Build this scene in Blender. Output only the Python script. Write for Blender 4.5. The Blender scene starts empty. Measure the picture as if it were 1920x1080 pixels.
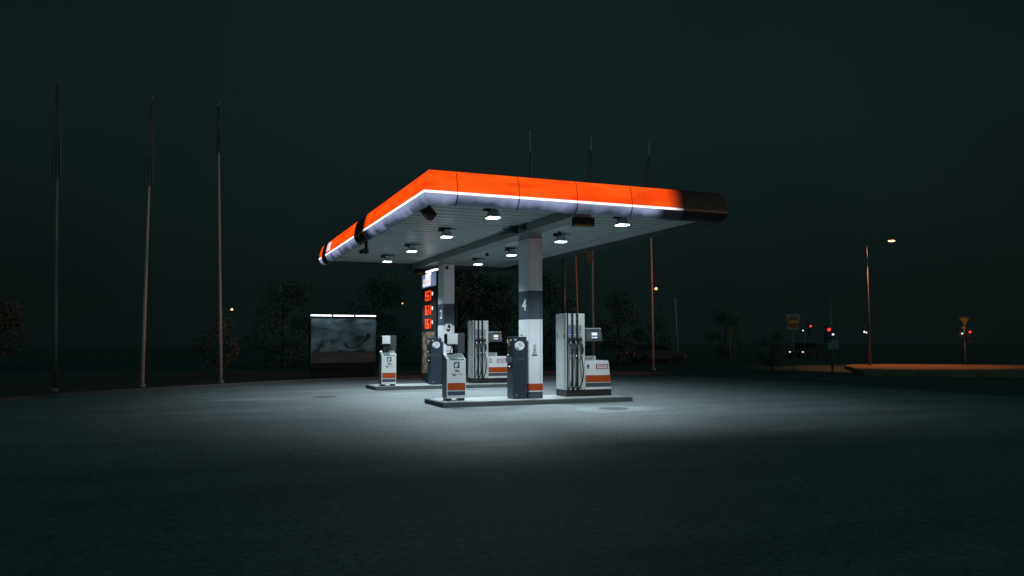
import bpy, bmesh, math, random
from mathutils import Vector, Matrix, noise as mnoise
random.seed(7)
R = math.radians
sc = bpy.context.scene
COL = sc.collection
ORG = Vector((0, 0, 0))          # base of the thing being built; parts are stored relative to it

# ------------------------------------------------------------------ materials
def nodes_of(name):
    m = bpy.data.materials.new(name); m.use_nodes = True
    nt = m.node_tree
    return m, nt, nt.nodes['Principled BSDF']

def mat(name, col, rough=.5, metal=0., var=.12, scale=6., bump=0., bscale=60., coat=0.):
    """principled paint with worn, slightly uneven colour and gloss"""
    m, nt, b = nodes_of(name)
    tc = nt.nodes.new('ShaderNodeTexCoord')
    n = nt.nodes.new('ShaderNodeTexNoise'); n.inputs['Scale'].default_value = scale
    n.inputs['Detail'].default_value = 6; n.inputs['Roughness'].default_value = .65
    nt.links.new(tc.outputs['Object'], n.inputs['Vector'])
    r = nt.nodes.new('ShaderNodeValToRGB')
    a = [max(0, c * (1 - var)) for c in col]; z = [min(1, c * (1 + var)) for c in col]
    r.color_ramp.elements[0].position = .3; r.color_ramp.elements[1].position = .7
    r.color_ramp.elements[0].color = (*a, 1); r.color_ramp.elements[1].color = (*z, 1)
    nt.links.new(n.outputs['Fac'], r.inputs['Fac']); nt.links.new(r.outputs['Color'], b.inputs['Base Color'])
    mr = nt.nodes.new('ShaderNodeMapRange'); mr.inputs['To Min'].default_value = max(.05, rough - .1); mr.inputs['To Max'].default_value = min(1, rough + .1)
    nt.links.new(n.outputs['Fac'], mr.inputs['Value']); nt.links.new(mr.outputs['Result'], b.inputs['Roughness'])
    b.inputs['Metallic'].default_value = metal
    b.inputs['Coat Weight'].default_value = coat
    if bump:
        n2 = nt.nodes.new('ShaderNodeTexNoise'); n2.inputs['Scale'].default_value = bscale; n2.inputs['Detail'].default_value = 4
        nt.links.new(tc.outputs['Object'], n2.inputs['Vector'])
        bp = nt.nodes.new('ShaderNodeBump'); bp.inputs['Strength'].default_value = bump; bp.inputs['Distance'].default_value = .02
        nt.links.new(n2.outputs['Fac'], bp.inputs['Height']); nt.links.new(bp.outputs['Normal'], b.inputs['Normal'])
    return m

def glow(name, col, strength, base=None, lo=1., scale=3.):
    """a lit panel or lamp: emission that wavers a little with the tubes behind it"""
    m, nt, b = nodes_of(name)
    b.inputs['Base Color'].default_value = (*(base or [c * .5 for c in col]), 1)
    b.inputs['Roughness'].default_value = .35
    b.inputs['Emission Color'].default_value = (*col, 1)
    if lo < 1:
        tc = nt.nodes.new('ShaderNodeTexCoord'); n = nt.nodes.new('ShaderNodeTexNoise')
        n.inputs['Scale'].default_value = scale; n.inputs['Detail'].default_value = 3
        nt.links.new(tc.outputs['Object'], n.inputs['Vector'])
        mr = nt.nodes.new('ShaderNodeMapRange'); mr.inputs['From Min'].default_value = .33; mr.inputs['From Max'].default_value = .67
        mr.inputs['To Min'].default_value = strength * lo; mr.inputs['To Max'].default_value = strength
        nt.links.new(n.outputs['Fac'], mr.inputs['Value']); nt.links.new(mr.outputs['Result'], b.inputs['Emission Strength'])
    else:
        b.inputs['Emission Strength'].default_value = strength
    m.cycles.emission_sampling = 'NONE' if strength < 5.5 else 'AUTO'   # the lamps themselves do the lighting
    return m

M = {}
M['white'] = mat('white_paint', (.62, .64, .66), .38, var=.05, scale=3)
M['column_white'] = mat('column_enamel', (.63, .65, .69), .35, var=.05, scale=2.5)
M['slate'] = mat('slate_blue_paint', (.050, .066, .094), .4, var=.1)
M['navy'] = mat('dark_blue_paint', (.019, .030, .046), .35, var=.1)
M['orange'] = mat('orange_band', (.36, .052, .006), .4, var=.08)
M['seam'] = mat('dark_seam', (.03, .035, .045), .6)
M['black'] = mat('black_plastic', (.012, .014, .015), .38, var=.2)
M['matt'] = mat('matt_black', (.008, .010, .010), .95, var=.2)
M['rubber'] = mat('black_rubber', (.010, .011, .012), .3, var=.2)
M['darkgrey'] = mat('dark_grey_metal', (.045, .055, .06), .5, var=.15)
M['midgrey'] = mat('grey_metal', (.16, .19, .20), .45, var=.12)
M['lightgrey'] = mat('light_grey_metal', (.40, .43, .44), .4, var=.08)
M['alu'] = mat('brushed_aluminium', (.46, .50, .50), .38, .15, var=.08, scale=12)
M['chrome'] = mat('steel', (.8, .82, .82), .18, 1., var=.05)
M['soffit'] = mat('soffit_boards', (.46, .51, .51), .32, var=.08, scale=1.5)
M['trim'] = mat('soffit_trim', (.36, .39, .395), .4, var=.06)
M['beam'] = mat('beam_cladding', (.21, .235, .24), .5, var=.1, scale=2)
M['roof'] = mat('roof_felt', (.05, .055, .06), .8)
M['brown'] = mat('brown_board', (.16, .10, .035), .6, var=.2)
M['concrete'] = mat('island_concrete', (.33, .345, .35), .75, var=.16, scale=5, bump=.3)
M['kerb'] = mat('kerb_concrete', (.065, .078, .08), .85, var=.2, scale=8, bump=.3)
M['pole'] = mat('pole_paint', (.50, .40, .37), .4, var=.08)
M['flag'] = mat('flag_cloth', (.09, .12, .125), .8, var=.2)
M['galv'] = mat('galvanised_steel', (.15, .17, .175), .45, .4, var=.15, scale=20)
M['print_dark'] = mat('dark_print', (.02, .025, .03), .6)
M['print_red'] = mat('red_print', (.30, .03, .05), .5)
M['print_white'] = mat('white_print', (.75, .75, .78), .5, var=.03)
M['sticker'] = mat('pale_sticker', (.62, .66, .70), .5, var=.18, scale=40)
M['label_blue'] = mat('blue_product_label', (.12, .14, .32), .5)
M['label_grey'] = mat('grey_product_label', (.17, .185, .185), .5)
M['glass'] = mat('smoked_panel', (.09, .12, .125), .15, var=.1)
M['bark'] = mat('bark', (.07, .055, .04), .9, var=.3, bump=.5, bscale=20)
M['car'] = mat('dark_car_paint', (.03, .035, .04), .25, var=.1, coat=.6)
M['car_glass'] = mat('car_glass', (.01, .012, .014), .08)
M['tyre'] = mat('tyre_rubber', (.015, .015, .015), .85)
M['sign_red'] = mat('sign_red', (.30, .07, .035), .45)
M['sign_yellow'] = mat('sign_yellow', (.75, .36, .06), .4)
M['lens'] = glow('lamp_lens', (.94, .98, 1.), 4.)
M['tube'] = glow('fluorescent_tube', (.93, .98, 1.), 7., lo=.45, scale=1.6)
M['fascia_orange'] = glow('lit_orange_fascia', (1., .074, .0015), 1.05, (.12, .012, .002), lo=.84, scale=1.3)
M['fascia_white'] = glow('lit_white_strip', (1., .98, .96), 1.5, (.7, .7, .7))
M['fascia_off'] = mat('unlit_orange_fascia', (.06, .022, .012), .35, var=.2)
M['fascia_off_white'] = mat('unlit_strip', (.20, .15, .12), .4)
M['fascia_off_blue'] = mat('unlit_blue_fascia', (.012, .016, .022), .4)
M['digit'] = glow('red_digit', (1., .075, .012), 1.25)
M['backlit'] = glow('backlit_white', (.95, .93, .98), .95)
M['backlit_blue'] = glow('backlit_blue', (.22, .27, .48), .8, lo=.6, scale=4)
M['screen'] = glow('display_screen', (.62, .66, .78), .95)
M['sodium'] = glow('sodium_lamp', (1., .42, .2), 5.)
M['sodium_far'] = glow('far_sodium_lamp', (1., .40, .2), 3.)
M['red_lamp'] = glow('red_signal', (1., .05, .03), 1.1)
M['cool_lamp'] = glow('cool_lamp', (.75, .92, 1.), 1.2)
M['warm_head'] = glow('headlamp', (1., .85, .7), 1.6)
M['amber_led'] = glow('amber_led', (1., .55, .25), 1.2)
M['grass'] = mat('dark_grass', (.022, .046, .038), .95, var=.5, scale=.7, bump=.8, bscale=14)
M['verge'] = mat('dry_grass', (.16, .11, .06), .95, var=.45, scale=1.1, bump=.8, bscale=16)
M['road'] = mat('road_asphalt', (.05, .052, .055), .85, var=.25, scale=1.5, bump=.3)

# lit bluish lower fascia: dim, blotchy, falloff from the light strip above put into its emission
def lower_lit():
    m, nt, b = nodes_of('lit_blue_fascia'); L = nt.links.new; N = nt.nodes.new
    b.inputs['Base Color'].default_value = (.04, .05, .08, 1); b.inputs['Roughness'].default_value = .4
    tc = N('ShaderNodeTexCoord'); n = N('ShaderNodeTexNoise')
    n.inputs['Scale'].default_value = 1.5; n.inputs['Detail'].default_value = 2; n.inputs['Roughness'].default_value = .55
    L(tc.outputs['Object'], n.inputs['Vector'])
    sx = N('ShaderNodeSeparateXYZ'); L(tc.outputs['Object'], sx.inputs[0])
    f = N('ShaderNodeMapRange'); f.inputs['From Min'].default_value = 4.56; f.inputs['From Max'].default_value = 4.77; f.inputs['To Min'].default_value = .0; f.inputs['To Max'].default_value = .45
    L(sx.outputs['Z'], f.inputs['Value'])
    ad = N('ShaderNodeMath'); ad.operation = 'ADD'; hf = N('ShaderNodeMapRange'); hf.inputs['To Min'].default_value = .14; hf.inputs['To Max'].default_value = .82; L(n.outputs['Fac'], hf.inputs['Value']); L(hf.outputs['Result'], ad.inputs[0]); L(f.outputs['Result'], ad.inputs[1])
    r = N('ShaderNodeValToRGB')
    r.color_ramp.elements[0].position = .52; r.color_ramp.elements[0].color = (.028, .040, .060, 1)
    r.color_ramp.elements[1].position = .88; r.color_ramp.elements[1].color = (.28, .32, .52, 1)
    L(ad.outputs[0], r.inputs['Fac']); L(r.outputs['Color'], b.inputs['Emission Color'])
    b.inputs['Emission Strength'].default_value = 1.
    m.cycles.emission_sampling = 'NONE'
    return m
M['fascia_blue'] = lower_lit()

# front panel whose tube stops short: the light box dies away along its length
def dying(name, src, x0, x1, axis='X'):
    m = M[src].copy(); m.name = name; nt = m.node_tree; b = nt.nodes['Principled BSDF']
    tc = nt.nodes.new('ShaderNodeTexCoord'); sx = nt.nodes.new('ShaderNodeSeparateXYZ')
    nt.links.new(tc.outputs['Object'], sx.inputs[0])
    mr = nt.nodes.new('ShaderNodeMapRange'); mr.interpolation_type = 'SMOOTHSTEP'
    mr.inputs['From Min'].default_value = x0; mr.inputs['From Max'].default_value = x1
    mr.inputs['To Min'].default_value = 1.; mr.inputs['To Max'].default_value = .02
    nt.links.new(sx.outputs[axis], mr.inputs['Value'])
    mu = nt.nodes.new('ShaderNodeMath'); mu.operation = 'MULTIPLY'
    s = b.inputs['Emission Strength']
    if s.links: nt.links.new(s.links[0].from_socket, mu.inputs[0])
    else: mu.inputs[0].default_value = s.default_value
    nt.links.new(mr.outputs['Result'], mu.inputs[1]); nt.links.new(mu.outputs[0], s)
    M[name] = m
def orange_drift():
    nt = M['fascia_orange'].node_tree; b = nt.nodes['Principled BSDF']; L = nt.links.new
    tc = nt.nodes.new('ShaderNodeTexCoord'); mp = nt.nodes.new('ShaderNodeMapping'); mp.inputs['Scale'].default_value = (.5, .5, 2.4); L(tc.outputs['Object'], mp.inputs[0])
    n = nt.nodes.new('ShaderNodeTexNoise'); n.inputs['Scale'].default_value = 1.6; n.inputs['Detail'].default_value = 2; n.inputs['Distortion'].default_value = .6; L(mp.outputs[0], n.inputs['Vector'])
    r = nt.nodes.new('ShaderNodeValToRGB'); e = r.color_ramp.elements
    e[0].position = .36; e[0].color = (1., .060, .001, 1); e[1].position = .66; e[1].color = (1., .105, .004, 1)
    L(n.outputs['Fac'], r.inputs['Fac']); L(r.outputs['Color'], b.inputs['Emission Color'])
orange_drift()
dying('dying_orange', 'fascia_orange', 2.25, 2.80)
dying('dying_white', 'fascia_white', 2.3, 2.85)
dying('dying_blue', 'fascia_blue', 1.9, 2.3)
dying('side_orange', 'fascia_orange', 3.02, 3.5, 'Y')
dying('side_white', 'fascia_white', 3.0, 3.5, 'Y')
dying('side_blue', 'fascia_blue', 2.5, 3.1, 'Y')

def asphalt():
    m, nt, b = nodes_of('forecourt_asphalt')
    L = nt.links.new; N = nt.nodes.new
    tc = N('ShaderNodeTexCoord')
    def tex(sc_, det=5, ro=.6):
        n = N('ShaderNodeTexNoise'); n.inputs['Scale'].default_value = sc_; n.inputs['Detail'].default_value = det; n.inputs['Roughness'].default_value = ro
        L(tc.outputs['Object'], n.inputs['Vector']); return n
    big, mid, fine = tex(.35), tex(2.2), tex(13, 6, .8)
    def ramp(src, p0, c0, p1, c1):
        r = N('ShaderNodeValToRGB'); e = r.color_ramp.elements
        e[0].position = p0; e[0].color = (c0, c0, c0, 1); e[1].position = p1; e[1].color = (c1, c1, c1, 1)
        L(src, r.inputs['Fac']); return r.outputs['Color']
    def mul(a, c):
        x = N('ShaderNodeMix'); x.data_type = 'RGBA'; x.blend_type = 'MULTIPLY'; x.inputs['Factor'].default_value = 1
        L(a, x.inputs['A']); L(c, x.inputs['B']); return x.outputs['Result']
    base = N('ShaderNodeRGB'); base.outputs[0].default_value = (.138, .160, .168, 1)
    c = mul(base.outputs[0], ramp(big.outputs['Fac'], .3, .84, .7, 1.1))
    c = mul(c, ramp(mid.outputs['Fac'], .3, .82, .7, 1.1))
    c = mul(c, ramp(fine.outputs['Fac'], .36, .42, .64, 1.55))
    mpx = N('ShaderNodeMapping'); mpx.inputs['Scale'].default_value = (.10, .9, 1); L(tc.outputs['Object'], mpx.inputs[0])
    lane = N('ShaderNodeTexNoise'); lane.inputs['Scale'].default_value = 1.; lane.inputs['Detail'].default_value = 4; L(mpx.outputs[0], lane.inputs['Vector'])
    c = mul(c, ramp(lane.outputs['Fac'], .3, .76, .7, 1.16))
    # oil drips where the cars stand
    oil = N('ShaderNodeTexVoronoi'); oil.inputs['Scale'].default_value = .8; oil.inputs['Randomness'].default_value = 1
    L(tc.outputs['Object'], oil.inputs['Vector'])
    c = mul(c, ramp(oil.outputs['Distance'], .03, .78, .14, 1.))
    # a few tar-filled cracks
    cr = N('ShaderNodeTexVoronoi'); cr.feature = 'DISTANCE_TO_EDGE'; cr.inputs['Scale'].default_value = .16
    wob = N('ShaderNodeVectorMath'); wob.operation = 'ADD'
    sc2 = N('ShaderNodeVectorMath'); sc2.operation = 'SCALE'; sc2.inputs['Scale'].default_value = 1.2
    L(mid.outputs['Color'], sc2.inputs[0]); L(tc.outputs['Object'], wob.inputs[0]); L(sc2.outputs[0], wob.inputs[1])
    L(wob.outputs[0], cr.inputs['Vector'])
    c = mul(c, ramp(cr.outputs['Distance'], .001, .8, .004, 1.))
    L(c, b.inputs['Base Color'])
    rr = N('ShaderNodeMapRange'); rr.inputs['To Min'].default_value = .5; rr.inputs['To Max'].default_value = .8
    L(mid.outputs['Fac'], rr.inputs['Value']); L(rr.outputs['Result'], b.inputs['Roughness'])
    bp = N('ShaderNodeBump'); bp.inputs['Strength'].default_value = .5; bp.inputs['Distance'].default_value = .01
    L(fine.outputs['Fac'], bp.inputs['Height']); L(bp.outputs['Normal'], b.inputs['Normal'])
    return m
M['asphalt'] = asphalt()

def leafmat(name, c0, c1):
    m, nt, b = nodes_of(name)
    oi = nt.nodes.new('ShaderNodeTexCoord'); n = nt.nodes.new('ShaderNodeTexNoise'); n.inputs['Scale'].default_value = 1.1
    nt.links.new(oi.outputs['Object'], n.inputs['Vector'])
    r = nt.nodes.new('ShaderNodeValToRGB'); r.color_ramp.elements[0].position = .35; r.color_ramp.elements[1].position = .65
    r.color_ramp.elements[0].color = (*c0, 1); r.color_ramp.elements[1].color = (*c1, 1)
    nt.links.new(n.outputs['Fac'], r.inputs['Fac']); nt.links.new(r.outputs['Color'], b.inputs['Base Color'])
    b.inputs['Roughness'].default_value = .7
    return m
M['leaf_green'] = leafmat('leaves_green', (.075, .14, .115), (.11, .165, .13))
M['leaf_rust'] = leafmat('leaves_autumn', (.09, .13, .11), (.15, .13, .095))
M['leaf_grey'] = leafmat('leaves_grey_green', (.085, .13, .115), (.13, .155, .135))

def billboard_picture():
    m, nt, b = nodes_of('poster_landscape'); L = nt.links.new; N = nt.nodes.new
    tc = N('ShaderNodeTexCoord'); sx = N('ShaderNodeSeparateXYZ'); L(tc.outputs['Object'], sx.inputs[0])
    mp = N('ShaderNodeMapping'); mp.inputs['Scale'].default_value = (.7, 1, 1.7); L(tc.outputs['Object'], mp.inputs[0])
    n = N('ShaderNodeTexNoise'); n.inputs['Scale'].default_value = 1.5; n.inputs['Detail'].default_value = 6; L(mp.outputs[0], n.inputs['Vector'])
    sky = N('ShaderNodeValToRGB'); e = sky.color_ramp.elements
    e[0].position = .36; e[0].color = (.018, .05, .07, 1); e[1].position = .64; e[1].color = (.24, .40, .48, 1)
    L(n.outputs['Fac'], sky.inputs['Fac'])
    land = N('ShaderNodeValToRGB'); e = land.color_ramp.elements
    e[0].position = .35; e[0].color = (.05, .042, .038, 1); e[1].position = .7; e[1].color = (.15, .11, .09, 1)
    L(n.outputs['Fac'], land.inputs['Fac'])
    gt = N('ShaderNodeMapRange'); gt.inputs['From Min'].default_value = 1.195; gt.inputs['From Max'].default_value = 1.225
    L(sx.outputs['Z'], gt.inputs['Value'])
    mx = N('ShaderNodeMix'); mx.data_type = 'RGBA'; L(gt.outputs['Result'], mx.inputs['Factor']); L(land.outputs['Color'], mx.inputs['A']); L(sky.outputs['Color'], mx.inputs['B'])
    L(mx.outputs['Result'], b.inputs['Base Color']); b.inputs['Roughness'].default_value = .35
    return m
M['picture'] = billboard_picture()

def poster_small():
    m, nt, b = nodes_of('poster_brown'); L = nt.links.new; N = nt.nodes.new
    tc = N('ShaderNodeTexCoord'); n = N('ShaderNodeTexNoise'); n.inputs['Scale'].default_value = 3.; n.inputs['Detail'].default_value = 5
    L(tc.outputs['Object'], n.inputs['Vector'])
    r = N('ShaderNodeValToRGB'); e = r.color_ramp.elements
    e[0].position = .35; e[0].color = (.015, .03, .03, 1); e[1].position = .72; e[1].color = (.36, .20, .13, 1)
    x = e.new(.5); x.color = (.09, .085, .07, 1)
    L(n.outputs['Fac'], r.inputs['Fac']); L(r.outputs['Color'], b.inputs['Base Color']); b.inputs['Roughness'].default_value = .3
    L(r.outputs['Color'], b.inputs['Emission Color']); b.inputs['Emission Strength'].default_value = .28; m.cycles.emission_sampling = 'NONE'
    return m
M['poster'] = poster_small()

# ------------------------------------------------------------------ mesh helpers
def box(bm, x0, x1, y0, y1, z0, z1, bev=0., seg=2):
    """box in world coordinates"""
    t = bmesh.new()
    bmesh.ops.create_cube(t, size=1)
    for v in t.verts:
        v.co = Vector(((x0 + x1) / 2 + v.co.x * (x1 - x0), (y0 + y1) / 2 + v.co.y * (y1 - y0), (z0 + z1) / 2 + v.co.z * (z1 - z0)))
    if bev:
        bmesh.ops.bevel(t, geom=t.edges[:], offset=bev, segments=seg, affect='EDGES', profile=.6)
    add(bm, t)

def add(bm, t, mtx=None):
    if mtx: bmesh.ops.transform(t, matrix=mtx, verts=t.verts)
    me = bpy.data.meshes.new('tmp'); t.to_mesh(me); t.free(); bm.from_mesh(me); bpy.data.meshes.remove(me)

def prism(bm, pts, axis, a, b, bev=0.):
    """polygon pts (in the other two axes, in order) swept along axis from a to b"""
    t = bmesh.new()
    def v3(p, q):
        return {0: (q, p[0], p[1]), 1: (p[0], q, p[1]), 2: (p[0], p[1], q)}[axis]
    A = [t.verts.new(v3(p, a)) for p in pts]; B = [t.verts.new(v3(p, b)) for p in pts]
    t.faces.new(A); t.faces.new(B)
    for i in range(len(pts)):
        j = (i + 1) % len(pts); t.faces.new((A[i], A[j], B[j], B[i]))
    bmesh.ops.recalc_face_normals(t, faces=t.faces[:])
    if bev: bmesh.ops.bevel(t, geom=t.edges[:], offset=bev, segments=2, affect='EDGES', profile=.6)
    add(bm, t)

def tube(bm, pts, rad, n=10, caps=True):
    """round tube along points; rad a number or one per point"""
    pts = [Vector(p) for p in pts]
    rads = rad if isinstance(rad, (list, tuple)) else [rad] * len(pts)
    rings = []; up = None
    for i, p in enumerate(pts):
        d = (pts[min(i + 1, len(pts) - 1)] - pts[max(i - 1, 0)]).normalized()
        if up is None: up = d.orthogonal().normalized()
        up = (up - d * up.dot(d)).normalized(); s = d.cross(up)
        rings.append([bm.verts.new(p + (up * math.cos(2 * math.pi * k / n) + s * math.sin(2 * math.pi * k / n)) * rads[i]) for k in range(n)])
    for a, b in zip(rings, rings[1:]):
        for k in range(n):
            bm.faces.new((a[k], a[(k + 1) % n], b[(k + 1) % n], b[k])).smooth = True
    if caps: bm.faces.new(rings[0][::-1]); bm.faces.new(rings[-1])

def spline(pts, k=6):
    """catmull-rom through points"""
    P = [Vector(p) for p in pts]; P = [P[0]] + P + [P[-1]]; out = []
    for i in range(1, len(P) - 2):
        for j in range(k):
            t = j / k; a, b, c, d = P[i - 1], P[i], P[i + 1], P[i + 2]
            out.append(.5 * ((2 * b) + (c - a) * t + (2 * a - 5 * b + 4 * c - d) * t * t + (3 * b - a - 3 * c + d) * t ** 3))
    out.append(P[-2]); return out

def ball(bm, c, r, n=12, sz=(1, 1, 1)):
    t = bmesh.new(); bmesh.ops.create_uvsphere(t, u_segments=n, v_segments=max(6, n // 2), radius=r)
    for f in t.faces: f.smooth = True
    for v in t.verts: v.co = Vector((v.co.x * sz[0], v.co.y * sz[1], v.co.z * sz[2])) + Vector(c)
    add(bm, t)

def disc(bm, c, right, up, rx, ry, th=.006, n=28):
    right = Vector(right).normalized(); up = Vector(up).normalized(); nr = right.cross(up)
    A = [bm.verts.new(Vector(c) + right * rx * math.cos(2 * math.pi * k / n) + up * ry * math.sin(2 * math.pi * k / n)) for k in range(n)]
    B = [bm.verts.new(v.co + nr * th) for v in A]
    bm.faces.new(B); bm.faces.new(A[::-1])
    for k in range(n): bm.faces.new((A[k], A[(k + 1) % n], B[(k + 1) % n], B[k]))

def ring(bm, c, right, up, r0, r1, th=.005, n=28):
    right = Vector(right).normalized(); up = Vector(up).normalized(); nr = right.cross(up) * th
    q = lambda r, k: Vector(c) + right * r * math.cos(2 * math.pi * k / n) + up * r * math.sin(2 * math.pi * k / n) + nr
    A = [bm.verts.new(q(r0, k)) for k in range(n)]; B = [bm.verts.new(q(r1, k)) for k in range(n)]
    for k in range(n): bm.faces.new((A[k], B[k], B[(k + 1) % n], A[(k + 1) % n]))

def text(bm, s, c, right, up, size, depth=.003, narrow=1.):
    """raised lettering centred on c"""
    cu = bpy.data.curves.new('t', 'FONT'); cu.body = s; cu.size = size; cu.align_x = 'CENTER'; cu.align_y = 'CENTER'
    cu.extrude = depth; cu.resolution_u = 3; cu.offset = size * .018
    o = bpy.data.objects.new('t', cu); COL.objects.link(o)
    me = bpy.data.meshes.new_from_object(o.evaluated_get(bpy.context.evaluated_depsgraph_get()))
    bpy.data.objects.remove(o); bpy.data.curves.remove(cu)
    right = Vector(right).normalized(); up = Vector(up).normalized(); nr = right.cross(up)
    mx = Matrix((right * narrow, up, nr)).transposed().to_4x4(); mx.translation = Vector(c)
    t = bmesh.new(); t.from_mesh(me); bpy.data.meshes.remove(me); add(bm, t, mx)

def shape(bm, pts2, c, right, up, th=.004):
    right = Vector(right).normalized(); up = Vector(up).normalized(); nr = right.cross(up) * th
    A = [bm.verts.new(Vector(c) + right * p[0] + up * p[1]) for p in pts2]; B = [bm.verts.new(v.co + nr) for v in A]
    bm.faces.new(B); bm.faces.new(A[::-1])
    for k in range(len(A)): bm.faces.new((A[k], A[(k + 1) % len(A)], B[(k + 1) % len(A)], B[k]))

def obj(name, bm, m, parent=None, label=None):
    for v in bm.verts: v.co -= ORG
    bmesh.ops.recalc_face_normals(bm, faces=bm.faces[:]) if len(bm.faces) < 20000 else None
    me = bpy.data.meshes.new(name); bm.to_mesh(me); bm.free()
    me.materials.append(M[m] if isinstance(m, str) else m)
    o = bpy.data.objects.new(name, me); COL.objects.link(o)
    if parent is not None:
        o.parent = parent
        g = parent
        if parent.type == 'MESH': pass
    else: o.location = ORG
    if label: o['label'] = label
    return o

def thing(name, label, cat, loc, group=None):
    global ORG
    ORG = Vector(loc)
    o = bpy.data.objects.new(name, None); o.empty_display_size = .3; COL.objects.link(o); o.location = ORG
    o['label'] = label; o['category'] = cat
    if group: o['group'] = group
    return o

def dup(root, loc, label):
    def cp(o, par):
        c = o.copy(); COL.objects.link(c)
        if par is not None: c.parent = par
        for ch in list(o.children): cp(ch, c)
        return c
    r = cp(root, None); r.location = loc; r['label'] = label
    return r

def struct(name, bm, m):
    global ORG
    ORG = Vector((0, 0, 0))
    o = obj(name, bm, m); o['kind'] = 'structure'; return o

NB = bmesh.new
X, Y, Z = Vector((1, 0, 0)), Vector((0, 1, 0)), Vector((0, 0, 1))
DY = 7.589                                             # spacing of the two pump islands

# ------------------------------------------------------------------ ground
def sheet(name, pts, z, m, sub=0):
    bm = NB(); bm.faces.new([bm.verts.new((p[0], p[1], z)) for p in pts]); bmesh.ops.triangulate(bm, faces=bm.faces[:])
    return struct(name, bm, m)
bm = NB(); bmesh.ops.create_grid(bm, x_segments=60, y_segments=60, size=450)
for v in bm.verts: v.co.z = -.03
struct('grass_ground', bm, 'grass')
edge = [(-30, -12), (-17, 2.4), (-13.1, 6.6), (-11.95, 7.74), (-9.7, 10.1), (-7.2, 11.9), (-4.1, 14.1), (-.85, 15.3), (2.2, 16.6), (5.2, 16.5), (7.6, 15.4), (9.9, 13.1), (12, 8.4), (13.2, 3), (14, -4), (15, -12), (18, -40), (-34, -40)]
sm = [Vector((*p, 0)) for p in edge]
curve = spline([(p[0], p[1], 0) for p in edge[:-1]], 6)
sheet('forecourt', [(p.x, p.y) for p in curve] + [(-34, -40)], 0., 'asphalt')
bm = NB()
prev = None
for i, p in enumerate(curve):
    d = (curve[min(i + 1, len(curve) - 1)] - curve[max(i - 1, 0)]).normalized(); nrm = Vector((-d.y, d.x, 0))
    r_ = [bm.verts.new(p + nrm * a + Z * h) for a, h in ((-.0, -.02), (.0, .07), (.02, .09), (.13, .09), (.15, .07), (.15, -.02))]
    if prev:
        for a, b, c, e in zip(prev, prev[1:], r_[1:], r_): bm.faces.new((a, b, c, e))
    prev = r_
struct('forecourt_kerb', bm, 'kerb')
M['patch'] = M['asphalt'].copy(); M['patch'].name = 'patched_asphalt'
for n_ in M['patch'].node_tree.nodes:
    if n_.type == 'RGB': n_.outputs[0].default_value = (.185, .215, .225, 1)
sheet('asphalt_patch', [(.5, -1.75), (1.7, -1.85), (2.75, -2.9), (1.7, -3.3), (.3, -3.35), (.1, -2.6)], .004, 'patch')
sheet('asphalt_patch', [(-7.9, 4.3), (-6.9, 5.2), (-5.2, 4.2), (-6.2, 3.2)], .004, 'patch')
# road past the station and the raised dry-grass verge under the street lamp
sheet('road', [(16.5, -40), (21, -40), (24, 2), (19.5, 9), (17, 16), (10, 24), (-20, 34), (-90, 45), (-90, 38), (-22, 28), (6, 20.5), (13.5, 15), (16.2, 3)], -.026, 'road')
vp = [(20.7, 8.9), (23.4, 7.0), (26.6, 5.2), (34, 1.4), (44, -3), (60, -5), (62, 6), (46, 9), (38, 14), (33, 18.5), (30, 18.9), (28.2, 17.6), (24.2, 12.8)]
bm = NB()
top = bm.faces.new([bm.verts.new((p[0], p[1], .16)) for p in vp])
e = bmesh.ops.extrude_face_region(bm, geom=[top])
for v in [g for g in e['geom'] if isinstance(g, bmesh.types.BMVert)]: v.co.z = -.04
struct('verge', bm, 'verge')

# ------------------------------------------------------------------ canopy
XL, XR, YF, YB = -3.54, 3.93, -2.87, 11.65             # bottom lip of the fascia
ZS = 4.73                                              # soffit
can = thing('station_canopy', 'flat petrol station canopy with glowing orange fascia on two columns', 'canopy', (0, 0, 0))
# soffit of narrow boards running along X, each with a shadow gap
bm = NB(); y = YF + .05; w = .30
while y < YB - .05:
    y1 = min(y + w, YB - .05)
    box(bm, XL + .05, XR - .69, y + .006, y1 - .006, ZS, ZS + .03, .006, 1)
    y += w
box(bm, XL + .05, XR - .69, YF + .05, YB - .05, ZS + .018, ZS + .06)
so_ = obj('soffit', bm, 'soffit', can)
bm = NB(); y = YF + .35
while y < YB - .2:
    box(bm, XL + .06, XR - .70, y - .022, y + .022, ZS - .013, ZS - .0015, .006, 1); y += .45
obj('ribs', bm, 'trim', so_)
bm = NB(); box(bm, XR - .68, XR - .05, YF + .05, YB - .05, ZS - .02, ZS + .05, .006); obj('edge_trim', bm, 'trim', can)
bm = NB(); box(bm, XL + .02, XR - .02, YF + .02, YB - .02, 5.16, 5.24); obj('roof', bm, 'roof', can)
bm = NB()                                              # inner return behind the fascia
t_ = .045
box(bm, XL + .002, XL + t_, YF + .002, YB - .002, 4.56, 5.15); box(bm, XR - t_, XR - .002, YF + .002, YB - .002, 4.56, 5.15)
box(bm, XL + t_, XR - t_, YF + .002, YF + t_, 4.56, 5.15); box(bm, XL + t_, XR - t_, YB - t_, YB - .002, 4.56, 5.15)
obj('edge_frame', bm, 'darkgrey', can)
bm = NB(); box(bm, -.09, .39, YF + .06, YB - .06, 4.50, ZS - .002, .01)
obj('beam', bm, 'beam', can)
for (ya, yb) in ((YF + .05, YF + .24), (YB - .65, YB - .08)):
    bm = NB(); box(bm, -.03, .47, ya, yb, 4.335, 4.497, .008)
    e1 = obj('beam_box', bm, 'matt', can)
    bm = NB(); box(bm, -.035, .475, ya - .004, yb + .004, 4.29, 4.333, .004); obj('bottom_board', bm, 'brown', e1)
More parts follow.
